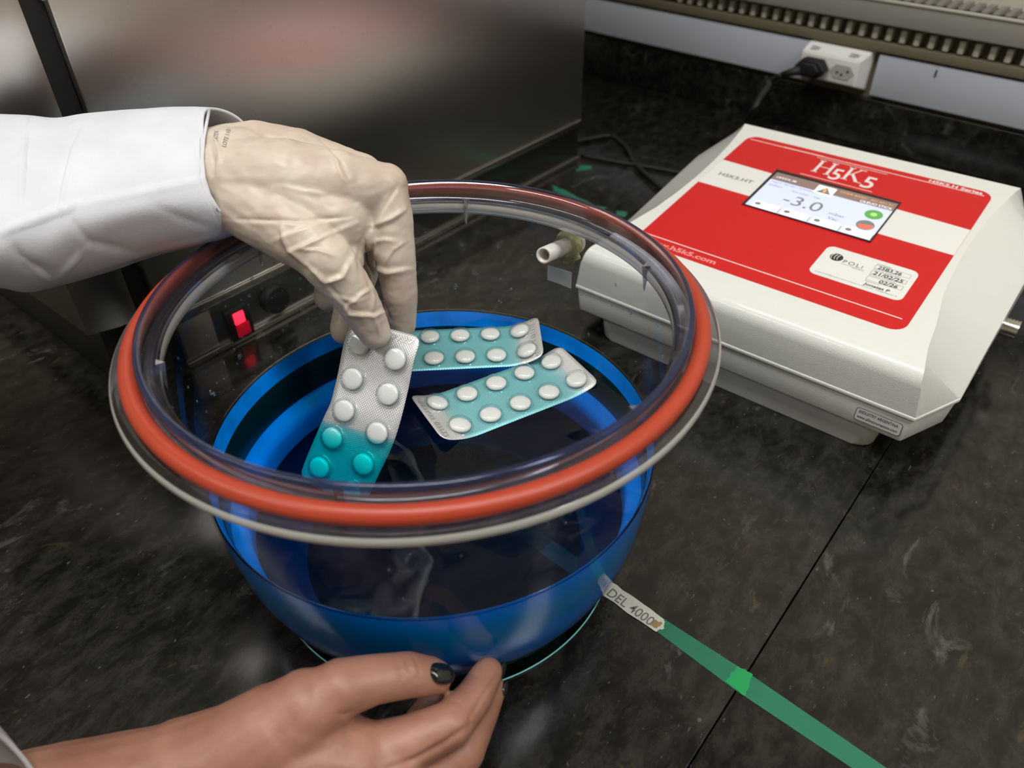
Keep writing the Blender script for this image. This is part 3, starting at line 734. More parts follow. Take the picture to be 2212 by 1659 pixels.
# added rings: bright and dark bands of refracted light painted as colour
M_DARKBAND = pmat('painted_dark_band', (.004, .022, .024, 1), .25)
M_GLOWBAND = pmat('painted_blue_glow', (.0, .30, 1.0, 1), .16, spec=.8, noise_amt=.6, noise_scale=34)
sh = obj('upper_glow_band', lathe([(.1262, .0966), (.1250, .0905), (.1236, .0860)], 160), M_GLOWBAND, bw, smooth=True)
tag(sh, 'added sloping band of painted blue glow just below the waterline')
lg_ = obj('inner_dark_band', lathe([(.1236, .0860), (.1232, .0850), (.1222, .0640), (.1226, .0615)], 160), M_DARKBAND, bw, smooth=True)
tag(lg_, 'added ring painted as the dark refraction band below the liquid surface')
sh = obj('lower_glow_band', lathe([(.1232, .0640), (.1215, .0610), (.1175, .0580), (.1145, .0560), (.1132, .0520), (.1128, .0410)], 160), M_GLOWBAND, bw, smooth=True)
tag(sh, 'added curved band of painted blue glow near the bottom of the bowl')

# ================================================================== BLISTER STRIPS
def foil_mat():
    m, nt, b = newmat('knurled_foil'); L = nt.links.new
    b.inputs['Base Color'].default_value = (.56, .56, .57, 1); b.inputs['Metallic'].default_value = .55; b.inputs['Roughness'].default_value = .42
    uv = nt.nodes.new('ShaderNodeUVMap')
    ws = []
    for ang in (.785, -.785):
        mp = nt.nodes.new('ShaderNodeMapping'); mp.inputs['Rotation'].default_value = (0, 0, ang); L(uv.outputs[0], mp.inputs[0])
        w = nt.nodes.new('ShaderNodeTexWave'); w.inputs['Scale'].default_value = 260; L(mp.outputs[0], w.inputs[0]); ws.append(w)
    a = nt.nodes.new('ShaderNodeMath'); a.operation = 'MULTIPLY'; L(ws[0].outputs['Fac'], a.inputs[0]); L(ws[1].outputs['Fac'], a.inputs[1])
    bp = nt.nodes.new('ShaderNodeBump'); bp.inputs['Strength'].default_value = .55; bp.inputs['Distance'].default_value = .0002
    L(a.outputs[0], bp.inputs['Height']); L(bp.outputs[0], b.inputs['Normal'])
    mr = nt.nodes.new('ShaderNodeMapRange'); mr.inputs[3].default_value = .62; mr.inputs[4].default_value = .88; L(a.outputs[0], mr.inputs[0])
    cb = nt.nodes.new('ShaderNodeCombineColor')
    for i in range(3): L(mr.outputs[0], cb.inputs[i])
    L(cb.outputs[0], b.inputs['Base Color'])
    return m
M_FOIL = foil_mat()
M_EMB = pmat('embossed_foil', (.86, .86, .87, 1), .3, metal=.8)
M_TAB = pmat('white_tablet', srgb(236, 234, 228), .55, bump=.15, bump_scale=1500)
M_POCK = clear_mat('blister_pocket', (.93, .96, .97, 1), .05, .06, 1.1)
LW, LL = .0460, .1080
def bend_frame(curve):
    """curve(s) -> (point, tangent, across); s along the strip 0..LL"""
    return curve
def tablet_bm():
    prof_ = [(0, .0032), (.0030, .0031), (.0048, .0025), (.0054, .0019), (.0055, .0006), (.0050, .0001), (0, .0)]
    return lathe(prof_, 28)
def pocket_bm():
    return lathe([(0, .0047), (.0050, .0046), (.0063, .0041), (.0068, .0030), (.0071, .0010), (.0079, .0003)], 32)
TABME = None; POCKME = None
def strip(label, curve, group, code, code_end, flip=False):
    """curve(s) gives origin, tangent, across and normal of the strip at length s"""
    global TABME, POCKME
    o0, t0, a0, n0 = curve(LL/2)
    root = thing('blister_strip', label, 'blister pack', group, o0)
    inv = Matrix.Translation(-o0)
    # foil
    nx, ny = 14, 54; bm = bmesh.new(); uvl = bm.loops.layers.uv.new('UVMap'); grid = {}
    r = .0055
    def inside(u, s):
        du = max(abs(u)-(LW/2-r), 0); dsv = max(abs(s-LL/2)-(LL/2-r), 0); d = math.hypot(du, dsv)
        return u, s, d
    for j in range(ny+1):
        for i in range(nx+1):
            u = -LW/2+LW*i/nx; s = LL*j/ny
            _, _, d = inside(u, s)
            if d > r:  # round the corners
                cu_ = math.copysign(LW/2-r, u); cs = r if s < LL/2 else LL-r
                k = r/d; u = cu_+(u-cu_)*k; s = cs+(s-cs)*k
            o_, t_, a_, n_ = curve(s)
            grid[i, j] = (bm.verts.new(o_+a_*u), u, s)
    for j in range(ny):
        for i in range(nx):
            q4 = [grid[i, j], grid[i+1, j], grid[i+1, j+1], grid[i, j+1]]
            try: f = bm.faces.new([x[0] for x in q4])
            except Exception: continue
            for lp_, x in zip(f.loops, q4): lp_[uvl].uv = (x[1], x[2])
    fo = obj('foil', bm, M_FOIL, root, smooth=True); fo.matrix_parent_inverse = inv
    md = fo.modifiers.new('s', 'SOLIDIFY'); md.thickness = .00035; md.offset = 0
    for j in range(5):
        for i in (-1, 1):
            s = .0140+j*.0205+(.0022 if i > 0 else -.0010); u = i*.0122
            o_, t_, a_, n_ = curve(s); c = o_+a_*u+n_*.0002
            R_ = Matrix((a_, t_, a_.cross(t_))).transposed().to_4x4()
            if a_.cross(t_).dot(n_) < 0: R_ = Matrix((t_, a_, n_)).transposed().to_4x4()
            R_.translation = c+n_*.0002
            if TABME is None:
                x = obj('tablet', tablet_bm(), M_TAB, root, smooth=True); TABME = x.data
                y = obj('pocket', pocket_bm(), M_POCK, root, smooth=True); POCKME = y.data
            else:
                x = bpy.data.objects.new('tablet', TABME); link(x, root); y = bpy.data.objects.new('pocket', POCKME); link(y, root)
            x.matrix_parent_inverse = inv; y.matrix_parent_inverse = inv
            sc = Matrix.Diagonal((1.18, 1.18, 1, 1))
            x.matrix_basis = R_ @ sc; y.matrix_basis = R_ @ Matrix.Translation((0, 0, -.0002)) @ Matrix.Diagonal((1.06, 1.06, 1, 1))
    # embossed code across one end
    me = text_mesh(code, 1, .01); co = np.array([v.co[:] for v in me.vertices]); mn, mx = co.min(0), co.max(0)
    for v in me.vertices:
        a = (v.co.x-mn[0])/(mx[0]-mn[0]); w_ = (v.co.y-mn[1])/(mx[1]-mn[1])
        uu = (-.021+.042*a) if len(code) > 8 else (.001+.019*a)
        if code_end == 'end': s = LL-.0065+.0035*w_
        else: s = .0058-.0034*w_; uu = -uu
        if flip: uu = -uu
        o_, t_, a_, n_ = curve(s); v.co = o_+a_*uu+n_*.0005
    e = obj('embossed_code', me, M_EMB, root); e.matrix_parent_inverse = inv
    return root
def flat_curve(p0, p1, up0, up1, depth=.0017):
    """strip lying just under the surface, its ends lifting out of the liquid by up0 / up1"""
    p0 = Vector(p0); p1 = Vector(p1); d = (p1-p0); d.z = 0; d.normalize(); a = Vector((d.y, -d.x, 0))
    def zf(s):
        k0 = max(0, 1-s/.024)**2; k1 = max(0, 1-(LL-s)/.024)**2
        return ZL-depth+up0*k0+up1*k1
    def c(s):
        o = p0+d*s; o.z = zf(s); dz = (zf(s+.0005)-zf(s-.0005))/.001
        t = Vector((d.x, d.y, dz)).normalized(); n = a.cross(t).normalized()
        if n.z < 0: n = -n
        return o, t, a, n
    return c
# right floating strip
b0 = Vector((-.0078, .0008, 0)); b1 = Vector((.0307, .1022, 0))
strip('silver blister strip floating nearest the port side, tilted diagonally across the blue liquid', flat_curve(b0, b1, .0075, .0045), 'blister strips in the bowl', 'V883637 07/27', 'start', True)
a1 = Vector((-.0050, .1078, 0)); a0_ = a1+Vector((-.733, -.68, 0)).normalized()*LL
strip('silver blister strip floating behind the hand, partly hidden by the held strip', flat_curve(a0_, a1, .002, .0080), 'blister strips in the bowl', 'L3E1M12 07/27', 'end')
# held strip, dipping into the liquid
held_pts = [K(824, 716, 0), ] if False else None
HC = [Vector((-.0442, .0110, .1440)), Vector((-.0412, .0005, .1348)), Vector((-.0380, -.0105, .1185)), Vector((-.0346, -.0238, .1020)), Vector((-.0376, -.0345, .0845)), Vector((-.0408, -.0450, .0668)), Vector((-.0420, -.0505, .0560))]
acc = [0]
HS = spline(HC, 12)
for i in range(1, len(HS)): acc.append(acc[-1]+(HS[i]-HS[i-1]).length)
wdir = Vector((.948, .318, 0)).normalized()
def held(s):
    s = s*acc[-1]/LL; i = max(1, min(len(acc)-1, int(np.searchsorted(acc, s)))); k = (s-acc[i-1])/(acc[i]-acc[i-1])
    o = HS[i-1].lerp(HS[i], k); t = (HS[min(i+2, len(HS)-1)]-HS[max(i-3, 0)]).normalized()
    a = (wdir-t*wdir.dot(t)).normalized(); n = a.cross(t).normalized()
    if n.dot(CAM-o) < 0: n = -n
    return o, t, a, n
strip('silver blister strip held by the gloved hand, lower end dipped in the blue liquid', held, 'blister strips in the bowl', '07/27', 'start', True)

# ================================================================== TAPE AND PAPER ON THE WORKTOP
M_TAPE = pmat('green_tape', srgb(36, 112, 84), .4, noise_amt=.12, noise_scale=120, bump=.2, bump_scale=400)
M_TAPE2 = pmat('bright_green_tape', srgb(22, 150, 84), .45, noise_amt=.05, noise_scale=80)
def ragged(poly, amp, seed, n=6):
    out = []; rn = random.Random(seed)
    for i in range(len(poly)):
        a = Vector(poly[i]); b_ = Vector(poly[(i+1) % len(poly)]); nn = Vector((-(b_-a).y, (b_-a).x)).normalized()
        for k in range(n): p = a.lerp(b_, k/n)+nn*rn.uniform(-amp, amp)*(1 if k else .3); out.append((p.x, p.y))
    return out
tp = thing('green_tape', 'long strip of translucent green tape running from under the bowl across the worktop joint', 'tape')
obj('tape_strip', slab([(-.20, .036), (-.20, .0485), (.05, .0435), (.144, .0370), (.1990, .0360), (.70, .0065), (.70, -.0075), (.264, .0205), (.196, .0222), (.143, .0270), (.05, .031)], .0001, .00028), M_TAPE, tp)
o = obj('tape_patch', slab(ragged([(.1905, .0232), (.2030, .0222), (.2005, .0368), (.1915, .0362)], .0006, 3), .0003, .0005), M_TAPE2, tp)
tag(o, 'brighter green overlap of tape over the joint')
lb = thing('paper_label', 'torn white paper label reading DEL 4000 stuck on the green tape', 'label')
M_PAPER = pmat('torn_paper', srgb(196, 196, 184), .8, noise_amt=.12, noise_scale=160, bump=.5, bump_scale=300)
obj('paper', slab(ragged([(.0560, .0300), (.1440, .0262), (.1470, .0315), (.1440, .0365), (.0985, .0402), (.0560, .0430)], .0006, 9, 9), .0003, .0006), M_PAPER, lb)
TL = Matrix.Translation((.1075, .0322, .00065)) @ Matrix.Rotation(math.radians(-4), 4, 'Z')
text_fit('lettering', 'DEL 4000', 0, .0325, -.0028, .0038, TL, M_TXT_G, lb, .0001, .005)
obj('stain', slab(ragged([(.1390, .0285), (.1440, .0285), (.1445, .0335), (.1405, .0335)], .0008, 4), .0006, .00068), pmat('brown_stain', srgb(150, 122, 84), .8), lb)
cl = thing('clear_tape', 'short piece of clear tape holding the paper label to the bowl base', 'tape')
obj('tape_piece', slab(ragged([(.0905, .0265), (.1035, .0262), (.1030, .0405), (.0930, .0415)], .0004, 5), .0021, .0023), clear_mat('clear_tape_film', (.8, .88, .88, 1), .15, .12, 1.2), cl)
tag(obj('tape_scrap', slab(ragged([(-.281, .487), (-.262, .488), (-.205, .472), (-.190, .478), (-.193, .468), (-.215, .462), (-.262, .474)], .0022, 12, 4), .0002, .0004), M_TAPE, None), 'ragged scrap of green tape on the worktop between bowl rim and controller', 'tape')
tag(obj('tape_scrap', slab(ragged([(-.286, .560), (-.272, .566), (-.268, .558), (-.279, .540), (-.283, .545)], .0018, 13, 4), .0002, .0004), M_TAPE, None), 'tiny scrap of green tape by the oven corner', 'tape')
tag(obj('tape_scrap', slab(ragged([(-.178, .478), (-.166, .483), (-.162, .470), (-.172, .466)], .0012, 15, 4), .0002, .0004), M_TAPE, None), 'small scrap of green tape by the controller corner', 'tape')

# ================================================================== PERSON: two arms reaching in from the left
def capsule(bm, a, b, ra, rb, n=20, m=7):
    a = Vector(a); b = Vector(b); d = (b-a); L_ = d.length; d.normalize()
    u = d.orthogonal().normalized(); w = d.cross(u); rings = []
    for k in range(m+1):
        t = math.pi/2*k/m; rings.append((a-d*ra*math.cos(t), ra*math.sin(t)))
    for k in range(m+1):
        t = math.pi/2*k/m; rings.append((b+d*rb*math.sin(t), rb*math.cos(t)))
    vs = [[bm.verts.new(c+(u*math.cos(2*math.pi*i/n)+w*math.sin(2*math.pi*i/n))*max(r, 1e-5)) for i in range(n)] for c, r in rings]
    for j in range(len(vs)-1):
        for i in range(n): bm.faces.new((vs[j][i], vs[j][(i+1) % n], vs[j+1][(i+1) % n], vs[j+1][i]))
    bm.faces.new(vs[0][::-1]); bm.faces.new(vs[-1])
def fuse(name, chains, voxel, smooth_it, mat, parent):
    """one continuous skin grown over limb chains; every chain is [(point, radius), ...]"""
    bm = bmesh.new()
    for ch in chains:
        for (a, ra), (b, rb) in zip(ch, ch[1:]): capsule(bm, a, b, ra, rb)
    bmesh.ops.recalc_face_normals(bm, faces=bm.faces)
    o = obj(name, bm, mat, None)
    md = o.modifiers.new('r', 'REMESH'); md.mode = 'VOXEL'; md.voxel_size = voxel
    ms = o.modifiers.new('s', 'SMOOTH'); ms.factor = .5; ms.iterations = smooth_it
    dg = bpy.context.evaluated_depsgraph_get(); dg.update()
    me = bpy.data.meshes.new_from_object(o.evaluated_get(dg)); bpy.data.objects.remove(o)
    me.name = name; me.materials.clear(); me.materials.append(mat)
    for p in me.polygons: p.use_smooth = True
    return link(bpy.data.objects.new(name, me), parent)
def project_np(co):
    d = co-np.array(CAM); z = d@np.array(cf)
    return np.stack([1106+FPX*(d@np.array(cr))/z, 829.5-FPX*(d@np.array(cu))/z], -1), z
def seg_dist(P, poly):
    best = np.full(len(P), 1e9); side = np.zeros(len(P)); tt = np.zeros(len(P)); n = len(poly)-1
    for i in range(n):
        a = np.array(poly[i], float); b = np.array(poly[i+1], float); ab = b-a
        t = np.clip(((P-a)@ab)/(ab@ab), 0, 1); q_ = P-(a+t[:, None]*ab); d = np.hypot(q_[:, 0], q_[:, 1])
        sd = np.sign(ab[0]*q_[:, 1]-ab[1]*q_[:, 0]); up = d < best
        best = np.where(up, d, best); side = np.where(up, sd, side); tt = np.where(up, (i+t)/n, tt)
    return best, side, tt
def sculpt(me, folds, front=True, ztol=None):
    """press folds into a skin: (polyline, width px, height mm, step mm)"""
    n = len(me.vertices); co = np.empty(n*3); me.vertices.foreach_get('co', co); co = co.reshape(-1, 3)
    no = np.empty(n*3); me.vertices.foreach_get('normal', no); no = no.reshape(-1, 3)
    P, z = project_np(co); vd = co-np.array(CAM); vd /= np.linalg.norm(vd, axis=1)[:, None]
    face = np.clip(-(no*vd).sum(1)*2.2, 0, 1)
    disp = np.zeros(n)
    for poly, w, h, step in folds:
        d, sd, t = seg_dist(P, poly); env = np.sin(np.clip(t, .04, .96)*math.pi)**.5
        disp += h*.001*np.exp(-(d/w)**2)*env
        if step: disp += step*.001*np.exp(-(d/(w*2.6))**2)*(1-np.exp(-(d/(w*.5))**2))*sd*env
    co += no*(disp*face)[:, None]; me.vertices.foreach_set('co', co.reshape(-1)); me.update()
def noise_disp(me, amp, scale, seed=0, stretch=(1, 1, 1), ridged=False):
    n = len(me.vertices); co = np.empty(n*3); me.vertices.foreach_get('co', co); co = co.reshape(-1, 3)
    no = np.empty(n*3); me.vertices.foreach_get('normal', no); no = no.reshape(-1, 3); k = np.empty(n)
    for i in range(n):
        q_ = Vector((co[i, 0]*stretch[0], co[i, 1]*stretch[1], co[i, 2]*stretch[2]))*scale+Vector((seed, seed, 0))
        k[i] = noise.noise(q_)+.5*noise.noise(q_*2.1)
    if ridged: k = 1-2*np.abs(k)
    co += no*(k*amp)[:, None]; me.vertices.foreach_set('co', co.reshape(-1)); me.update()

def skin_mat(name, col, col2, rough, sss, bscale, bstr):
    m, nt, b = newmat(name); L = nt.links.new
    tc = nt.nodes.new('ShaderNodeTexCoord')
    n = nt.nodes.new('ShaderNodeTexNoise'); n.inputs['Scale'].default_value = 32; n.inputs['Detail'].default_value = 4; L(tc.outputs['Object'], n.inputs[0])
    r = nt.nodes.new('ShaderNodeValToRGB'); r.color_ramp.elements[0].position = .38; r.color_ramp.elements[1].position = .64
    r.color_ramp.elements[0].color = col; r.color_ramp.elements[1].color = col2; L(n.outputs['Fac'], r.inputs[0]); L(r.outputs[0], b.inputs['Base Color'])
    b.inputs['Roughness'].default_value = rough; b.inputs['Subsurface Weight'].default_value = sss
    b.inputs['Subsurface Radius'].default_value = (.005, .002, .001); b.inputs['Subsurface Scale'].default_value = 1
    n2 = nt.nodes.new('ShaderNodeTexNoise'); n2.inputs['Scale'].default_value = bscale; n2.inputs['Detail'].default_value = 6; n2.inputs['Roughness'].default_value = .6; L(tc.outputs['Object'], n2.inputs[0])
    bp = nt.nodes.new('ShaderNodeBump'); bp.inputs['Strength'].default_value = bstr; bp.inputs['Distance'].default_value = .001
    L(n2.outputs['Fac'], bp.inputs['Height']); L(bp.outputs[0], b.inputs['Normal'])
    return m
M_GLOVE = skin_mat('latex_glove', srgb(198, 180, 166), srgb(214, 203, 188), .42, .3, 110, .12)
M_SKIN = skin_mat('skin', srgb(148, 102, 86), srgb(168, 122, 103), .45, .4, 420, .16)
M_NAIL = pmat('black_nail_varnish', (.006, .006, .008, 1), .12, coat=.5)
M_COAT = skin_mat('white_coat_cotton', srgb(212, 214, 222), srgb(220, 222, 229), .85, 0, 900, .25)

ps = thing('person', 'person in white lab coat reaching in from the left, one hand gloved, one bare', 'person')
mm = .001
def C(*pts, k=1.0): return [(K(x, y, t*k), r*mm*k) for x, y, t, r in pts]
glove = fuse('gloved_hand', [
    C((300, 400, .44, 26), (430, 385, .44, 28), (520, 388, .432, 29)),
    C((500, 345, .44, 20), (560, 338, .44, 20), (640, 350, .44, 19), (740, 372, .445, 15), (782, 378, .45, 12.5)),      # middle metacarpal
    C((500, 400, .425, 26), (620, 400, .418, 25), (730, 400, .418, 19), (832, 402, .425, 12.8)),          # index metacarpal
    C((520, 395, .45, 24), (640, 380, .455, 22), (745, 372, .462, 13.5)),
    C((500, 370, .46, 20), (620, 350, .47, 18), (700, 360, .475, 13)),
    C((530, 425, .42, 22), (600, 474, .412, 20), (672, 532, .408, 15.5), (722, 580, .41, 13.5)),          # thumb base
    C((620, 430, .418, 24), (720, 470, .42, 20), (780, 500, .43, 12)),                                     # web
    C((700, 480, .425, 20), (740, 560, .425, 12)),
    C((705, 562, .408, 14.8), (762, 634, .418, 12.6), (793, 686, .427, 11.0), (808, 717, .433, 9.6)),                      # thumb
    C((832, 402, .425, 12.6), (845, 470, .430, 12.4), (852, 545, .437, 12.2), (864, 630, .448, 10.6), (868, 700, .462, 8.8)),                    # index
    C((782, 378, .45, 12.5), (800, 500, .465, 12), (768, 620, .466, 11), (744, 712, .458, 8.8)),      # middle
    C((745, 372, .462, 13), (755, 480, .478, 11.5), (722, 560, .478, 10.5), (708, 641, .468, 8.8)),       # ring
    C((700, 360, .475, 12), (740, 470, .494, 10), (770, 560, .498, 8.5), (775, 640, .492, 8)),
], .00105, 6, M_GLOVE, ps)
tag(glove, 'left hand in a thin wrinkled cream latex glove, pinching the blister strip')
folds = [
    ([(513, 475), (640, 478), (751, 470)], 5, -.9, .35), ([(625, 543), (650, 532), (765, 482)], 6, .9, .5),
    ([(606, 485), (612, 512), (622, 540), (659, 571)], 7, 1.1, -.5), ([(860, 402), (825, 455), (788, 515)], 5, -.9, -.4), ([(845, 418), (815, 470), (800, 500)], 5, .7, 0),
    ([(873, 455), (846, 474), (804, 489)], 6, 1.2, .5), ([(800, 522), (830, 516), (853, 520)], 5, .6, .3), ([(797, 574), (836, 588), (884, 580)], 6, 1.0, .5),
    ([(804, 500), (812, 545), (800, 575)], 6, 1.0, 0), ([(880, 520), (850, 540), (828, 575)], 5, .6, .2),
    ([(680, 588), (704, 609), (738, 597), (756, 562)], 6, 1.3, .6), ([(808, 621), (806, 650), (803, 677)], 5, .8, 0), ([(750, 661), (775, 640), (800, 622)], 5, .8, .3),
    ([(747, 661), (755, 677), (806, 681), (836, 670)], 5, 1.0, .6), ([(652, 538), (690, 541), (724, 552)], 4, .8, .2), ([(806, 684), (815, 702), (820, 724)], 5, .8, 0),
    ([(700, 606), (722, 632), (748, 660)], 5, -.5, .2), ([(770, 595), (762, 560), (775, 500)], 7, .7, 0), ([(780, 560), (800, 620), (835, 672)], 5, -.5, 0),
    ([(690, 300), (735, 345), (762, 412)], 4, -.6, .2), ([(700, 312), (728, 350), (740, 390)], 4, .5, 0), ([(600, 400), (650, 412), (700, 420)], 7, .5, 0), ([(590, 520), (640, 500), (700, 480)], 6, .5, .2),
    ([(462, 285), (475, 330), (470, 380)], 5, .9, 0), ([(452, 300), (462, 350), (458, 400)], 4, -.6, 0), ([(790, 520), (793, 560), (806, 590)], 4, -2.2, 0), ([(806, 590), (826, 650), (843, 690)], 4, -1.2, 0),
    ([(640, 560), (700, 600), (690, 590)], 6, .5, 0), ([(720, 640), (770, 650), (800, 640)], 5, .4, .2),
]
sculpt(glove.data, [(p_, w_*.8, h_*1.45, s_*1.5) for p_, w_, h_, s_ in folds])
noise_disp(glove.data, .00045, 70, 3, (1, 1.6, 1))
noise_disp(glove.data, .00018, 170, 11, (1, 1, 1.8))
# glove size print near the cuff, lying on the glove
bvh = BVHTree.FromPolygons([v.co.copy() for v in glove.data.vertices], [tuple(p.vertices) for p in glove.data.polygons])
def decal(name, body, O, U, V_, mat, parent, bv=bvh):
    """print lying on a curved skin: the lettering plane is dropped onto the surface"""
    me = text_mesh(body, 1, .0); co = np.array([v.co[:] for v in me.vertices]); mn, mx = co.min(0), co.max(0)
    for v in me.vertices:
        a = (v.co.x-mn[0])/(mx[0]-mn[0]); w_ = (v.co.y-mn[1])/(mx[1]-mn[1])
        px, py = O[0]+U[0]*a+V_[0]*w_, O[1]+U[1]*a+V_[1]*w_
        d = ray(px, py).normalized(); hit = bv.ray_cast(CAM, d)[0]
        v.co = (hit if hit else K(px, py, .41))-d*.0004
    return obj(name, me, mat, parent)
decal('size_print', 'LOTE 1107', (488, 318), (12, -42), (-9, -3), M_TXT_G, glove)
decal('size_print', 'LATEX', (470, 305), (2, -22), (-9, -2), M_TXT_G, glove)

# coat sleeve: rings of control points from the cuff back to the shoulder side
def sleeve(name, stations, mat, parent, thick=.0013, nring=72, nlong=10):
    rings = []
    for stn in stations:
        pts = [K(*p) for p in stn]; n = len(pts); out = []
        for k in range(nring):
            f = k*n/nring; i = int(f); t = f-i; a, b, c, d = (pts[(i+j) % n] for j in (-1, 0, 1, 2))
            out.append(.5*((2*b)+(c-a)*t+(2*a-5*b+4*c-d)*t*t+(3*b-a-3*c+d)*t**3))
        rings.append(out)
    full = []
    P = [rings[0]]+rings+[rings[-1]]
    for i in range(1, len(P)-2):
        for k in range(nlong):
            t = k/nlong; full.append([.5*((2*P[i][j])+(P[i+1][j]-P[i-1][j])*t+(2*P[i-1][j]-5*P[i][j]+4*P[i+1][j]-P[i+2][j])*t*t+(3*P[i][j]-P[i-1][j]-3*P[i+1][j]+P[i+2][j])*t**3) for j in range(nring)])
    full.append(rings[-1])
    verts = [v for r in full for v in r]; faces = []
    for j in range(len(full)-1):
        for i in range(nring): faces.append((j*nring+i, (j+1)*nring+i, (j+1)*nring+(i+1) % nring, j*nring+(i+1) % nring))
    o = pyobj(name, verts, faces, mat, parent, smooth=True)
    bm = bmesh.new(); bm.from_mesh(o.data); bmesh.ops.recalc_face_normals(bm, faces=bm.faces)
    bmesh.ops.subdivide_edges(bm, edges=bm.edges, cuts=1, use_grid_fill=True); bm.to_mesh(o.data); bm.free()
    for p in o.data.polygons: p.use_smooth = True
    return o
stn = [
 [(452, 238, .435), (440, 300, .408), (441, 385, .398), (470, 452, .402), (512, 492, .425), (548, 470, .468), (562, 370, .485), (530, 272, .465)],
 [(400, 237, .435), (385, 300, .406), (392, 396, .392), (415, 462, .397), (442, 519, .422), (470, 500, .466), (480, 380, .485), (440, 262, .465)],
 [(300, 246, .435), (285, 312, .402), (290, 420, .386), (305, 480, .392), (330, 544, .420), (360, 520, .466), (370, 380, .485), (320, 262, .465)],
 [(185, 259, .432), (170, 330, .396), (168, 441, .380), (175, 520, .386), (195, 588, .415), (225, 560, .462), (225, 400, .480), (195, 272, .462)],
 [(120, 268, .430), (105, 350, .392), (110, 455, .376), (110, 545, .380), (112, 609, .408), (130, 585, .458), (130, 420, .476), (120, 280, .460)],
 [(50, 262, .425), (30, 350, .388), (45, 470, .370), (45, 560, .376), (55, 618, .405), (55, 600, .455), (60, 420, .475), (50, 275, .458)],
 [(-60, 258, .42), (-80, 350, .38), (-70, 490, .362), (-80, 575, .368), (-70, 616, .40), (-60, 590, .45), (-60, 420, .47), (-60, 275, .455)],
 [(-500, 240, .41), (-500, 350, .36), (-500, 490, .34), (-500, 600, .35), (-500, 660, .38), (-500, 620, .44), (-500, 420, .47), (-500, 270, .45)],
]
sl_ = sleeve('coat_sleeve', stn, M_COAT, ps)
tag(sl_, 'white cotton lab coat sleeve with a stitched hem')
sculpt(sl_.data, [
    ([(441, 388), (330, 412), (160, 446)], 7, 1.0, -.7), ([(190, 258), (160, 330), (140, 400), (130, 455)], 4, .7, -.6), ([(165, 440), (120, 460), (0, 500)], 8, 1.4, -.8),
    ([(60, 262), (52, 340), (50, 440)], 5, .8, .4), ([(95, 268), (66, 264), (48, 300)], 5, -.8, 0), ([(50, 560), (90, 590), (112, 606)], 6, 1.0, .5), ([(150, 470), (190, 520), (300, 545)], 10, -1.0, .3),
    ([(0, 505), (100, 470), (160, 450)], 4, 1.0, 0), ([(180, 590), (330, 540), (500, 497)], 5, .8, 0), ([(435, 262), (432, 390), (470, 475)], 3, -.35, 0), ([(120, 600), (160, 560), (170, 545)], 7, 1.2, .4),
    ([(20, 520), (60, 570), (110, 585)], 14, -1.4, 0), ([(330, 440), (400, 470), (460, 490)], 10, -.6, 0)])
noise_disp(sl_.data, .0009, 22, 9, (1, 1, 1))
md = sl_.modifiers.new('thick', 'SOLIDIFY'); md.thickness = .0016; md.offset = 1
hem = tube([K(x, y, t-.0012) for x, y, t in ((452, 238, .435), (446, 268, .42), (440, 300, .408), (437, 342, .401), (441, 385, .398), (452, 420, .399), (470, 452, .402), (490, 474, .412), (512, 492, .425))], .0009, 8)
obj('hem_seam', hem, M_COAT, sl_, smooth=True)

# bare right hand at the front
BK = .935
bare = fuse('bare_hand', [
    C((-420, 1960, .325, 42), (-100, 1850, .335, 38), (150, 1778, .345, 35), (370, 1715, .352, 31), (520, 1665, .356, 27), k=BK),
    C((520, 1665, .356, 27), (640, 1650, .356, 26), (760, 1655, .358, 22), (845, 1652, .36, 16), k=BK),
    C((400, 1690, .353, 29, ), (500, 1650, .354, 27), (590, 1585, .352, 23), (660, 1530, .352, 18), k=BK),
    C((540, 1640, .352, 22), (640, 1560, .352, 19.5), (735, 1487, .354, 13.8), k=BK),                                   # thumb base
    C((735, 1487, .354, 13.8), (810, 1467, .360, 11.6), (880, 1458, .366, 11.0), (925, 1460, .371, 9.6), (940, 1463, .373, 8.6), k=BK),          # thumb
    C((600, 1590, .354, 22), (690, 1590, .356, 18), (745, 1578, .362, 10), k=BK),                                         # web
    C((640, 1640, .362, 24), (760, 1700, .37, 22), (860, 1760, .375, 18), k=BK),
    C((780, 1640, .360, 16), (880, 1606, .362, 13.0), (972, 1566, .366, 11.2), (1024, 1505, .380, 9.4), (1054, 1452, .394, 7.8), k=BK),         # index
    C((845, 1700, .368, 16), (920, 1680, .370, 13.5), (998, 1622, .376, 11.4), (1036, 1545, .388, 9.4), (1063, 1488, .399, 7.4), k=BK),         # middle
    C((850, 1760, .375, 15), (930, 1720, .385, 12), (985, 1640, .40, 9.5), (1000, 1570, .41, 8.5), k=BK),                                       # ring
    C((860, 1680, .385, 10), (885, 1620, .395, 9), (905, 1560, .400, 8.5), (938, 1512, .404, 7.2), k=BK),                                           # little finger
], .00125, 7, M_SKIN, ps)
tag(bare, 'bare right hand and forearm steadying the plate edge, black nail varnish')
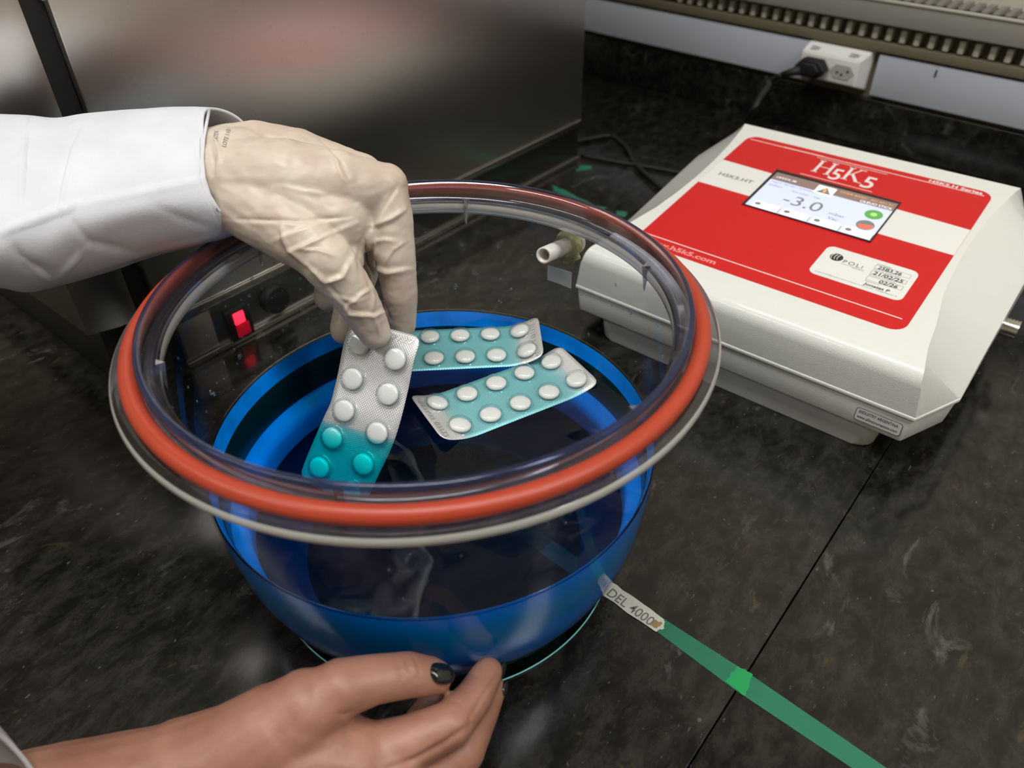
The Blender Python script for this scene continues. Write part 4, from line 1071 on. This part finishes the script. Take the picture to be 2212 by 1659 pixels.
sculpt(bare.data, [
    ([(852, 1412), (862, 1440), (880, 1475)], 2.2, -.9, 0), ([(872, 1413), (882, 1436), (886, 1450), (900, 1470)], 2.2, -1.1, 0), ([(890, 1415), (905, 1440), (908, 1472)], 2.2, -.9, 0),
    ([(1005, 1460), (1020, 1458), (1040, 1464)], 3, -.4, 0), ([(962, 1516), (985, 1515), (998, 1530)], 3, -.5, .2), ([(1012, 1540), (1018, 1560), (1010, 1580)], 3, -.4, 0),
    ([(760, 1535), (745, 1545), (728, 1540)], 4, -1.0, 0), ([(812, 1570), (830, 1578), (840, 1600)], 4, -.4, 0), ([(1020, 1562), (960, 1606), (900, 1640), (840, 1659)], 7, -1.4, 0), ([(1010, 1560), (1050, 1490), (1075, 1460)], 4, -.8, 0)])
noise_disp(bare.data, .0002, 90, 5)
def nail(c, ax, nrm, L_, Wd, th, parent):
    ax = ax.normalized(); nrm = (nrm-ax*nrm.dot(ax)).normalized(); sd = ax.cross(nrm)
    bm = bmesh.new(); bmesh.ops.create_uvsphere(bm, u_segments=24, v_segments=14, radius=1)
    T_ = Matrix((ax*L_, sd*Wd, nrm*th)).transposed().to_4x4(); T_.translation = c
    for v in bm.verts:
        v.co.x = math.copysign(abs(v.co.x)**.7, v.co.x)
        v.co.z -= .45*v.co.y*v.co.y
    bmesh.ops.transform(bm, matrix=T_, verts=bm.verts)
    return obj('fingernail', bm, M_NAIL, parent, smooth=True)
tax = K(955, 1463, 0.35109)-K(905, 1456, 0.34408)
nail(K(955, 1452, 0.34268), tax, (cu*.75-cf*.62), .0066, .0054, .0024, bare)
iax = K(1070, 1430, 0.37213)-K(1024, 1505, 0.35530)
nail(K(1084, 1449, 0.37073), K(1083, 1440, 0.37306)-K(1074, 1472, 0.36652), (cr*1.0-cf*.1-cu*.2), .0048, .0038, .0018, bare)
nail(K(1090, 1488, 0.37213), K(1086, 1480, 0.37400)-K(1078, 1512, 0.36746), (cr*1.0-cf*.1-cu*.2), .0042, .0034, .0016, bare)
# cuff of the other sleeve at the lower left
stn2 = [[(-30, 1580, .36), (-60, 1660, .33), (-20, 1800, .30), (60, 1960, .31), (150, 2010, .34), (150, 1900, .385), (110, 1780, .40), (60, 1660, .39)],
        [(-160, 1500, .36), (-200, 1600, .32), (-180, 1850, .29), (-60, 2080, .30), (60, 2120, .34), (60, 1980, .39), (0, 1800, .41), (-60, 1600, .40)],
        [(-600, 1600, .36), (-640, 1700, .32), (-620, 1950, .29), (-500, 2180, .30), (-400, 2220, .34), (-400, 2080, .39), (-440, 1900, .41), (-500, 1700, .40)]]
stn2 = [[(x, y, t*.78) for x, y, t in st_] for st_ in stn2]
s2 = sleeve('coat_sleeve', stn2, M_COAT, ps); md = s2.modifiers.new('thick', 'SOLIDIFY'); md.thickness = .0016; md.offset = 1
tag(s2, 'edge of the other white coat sleeve at the lower left')
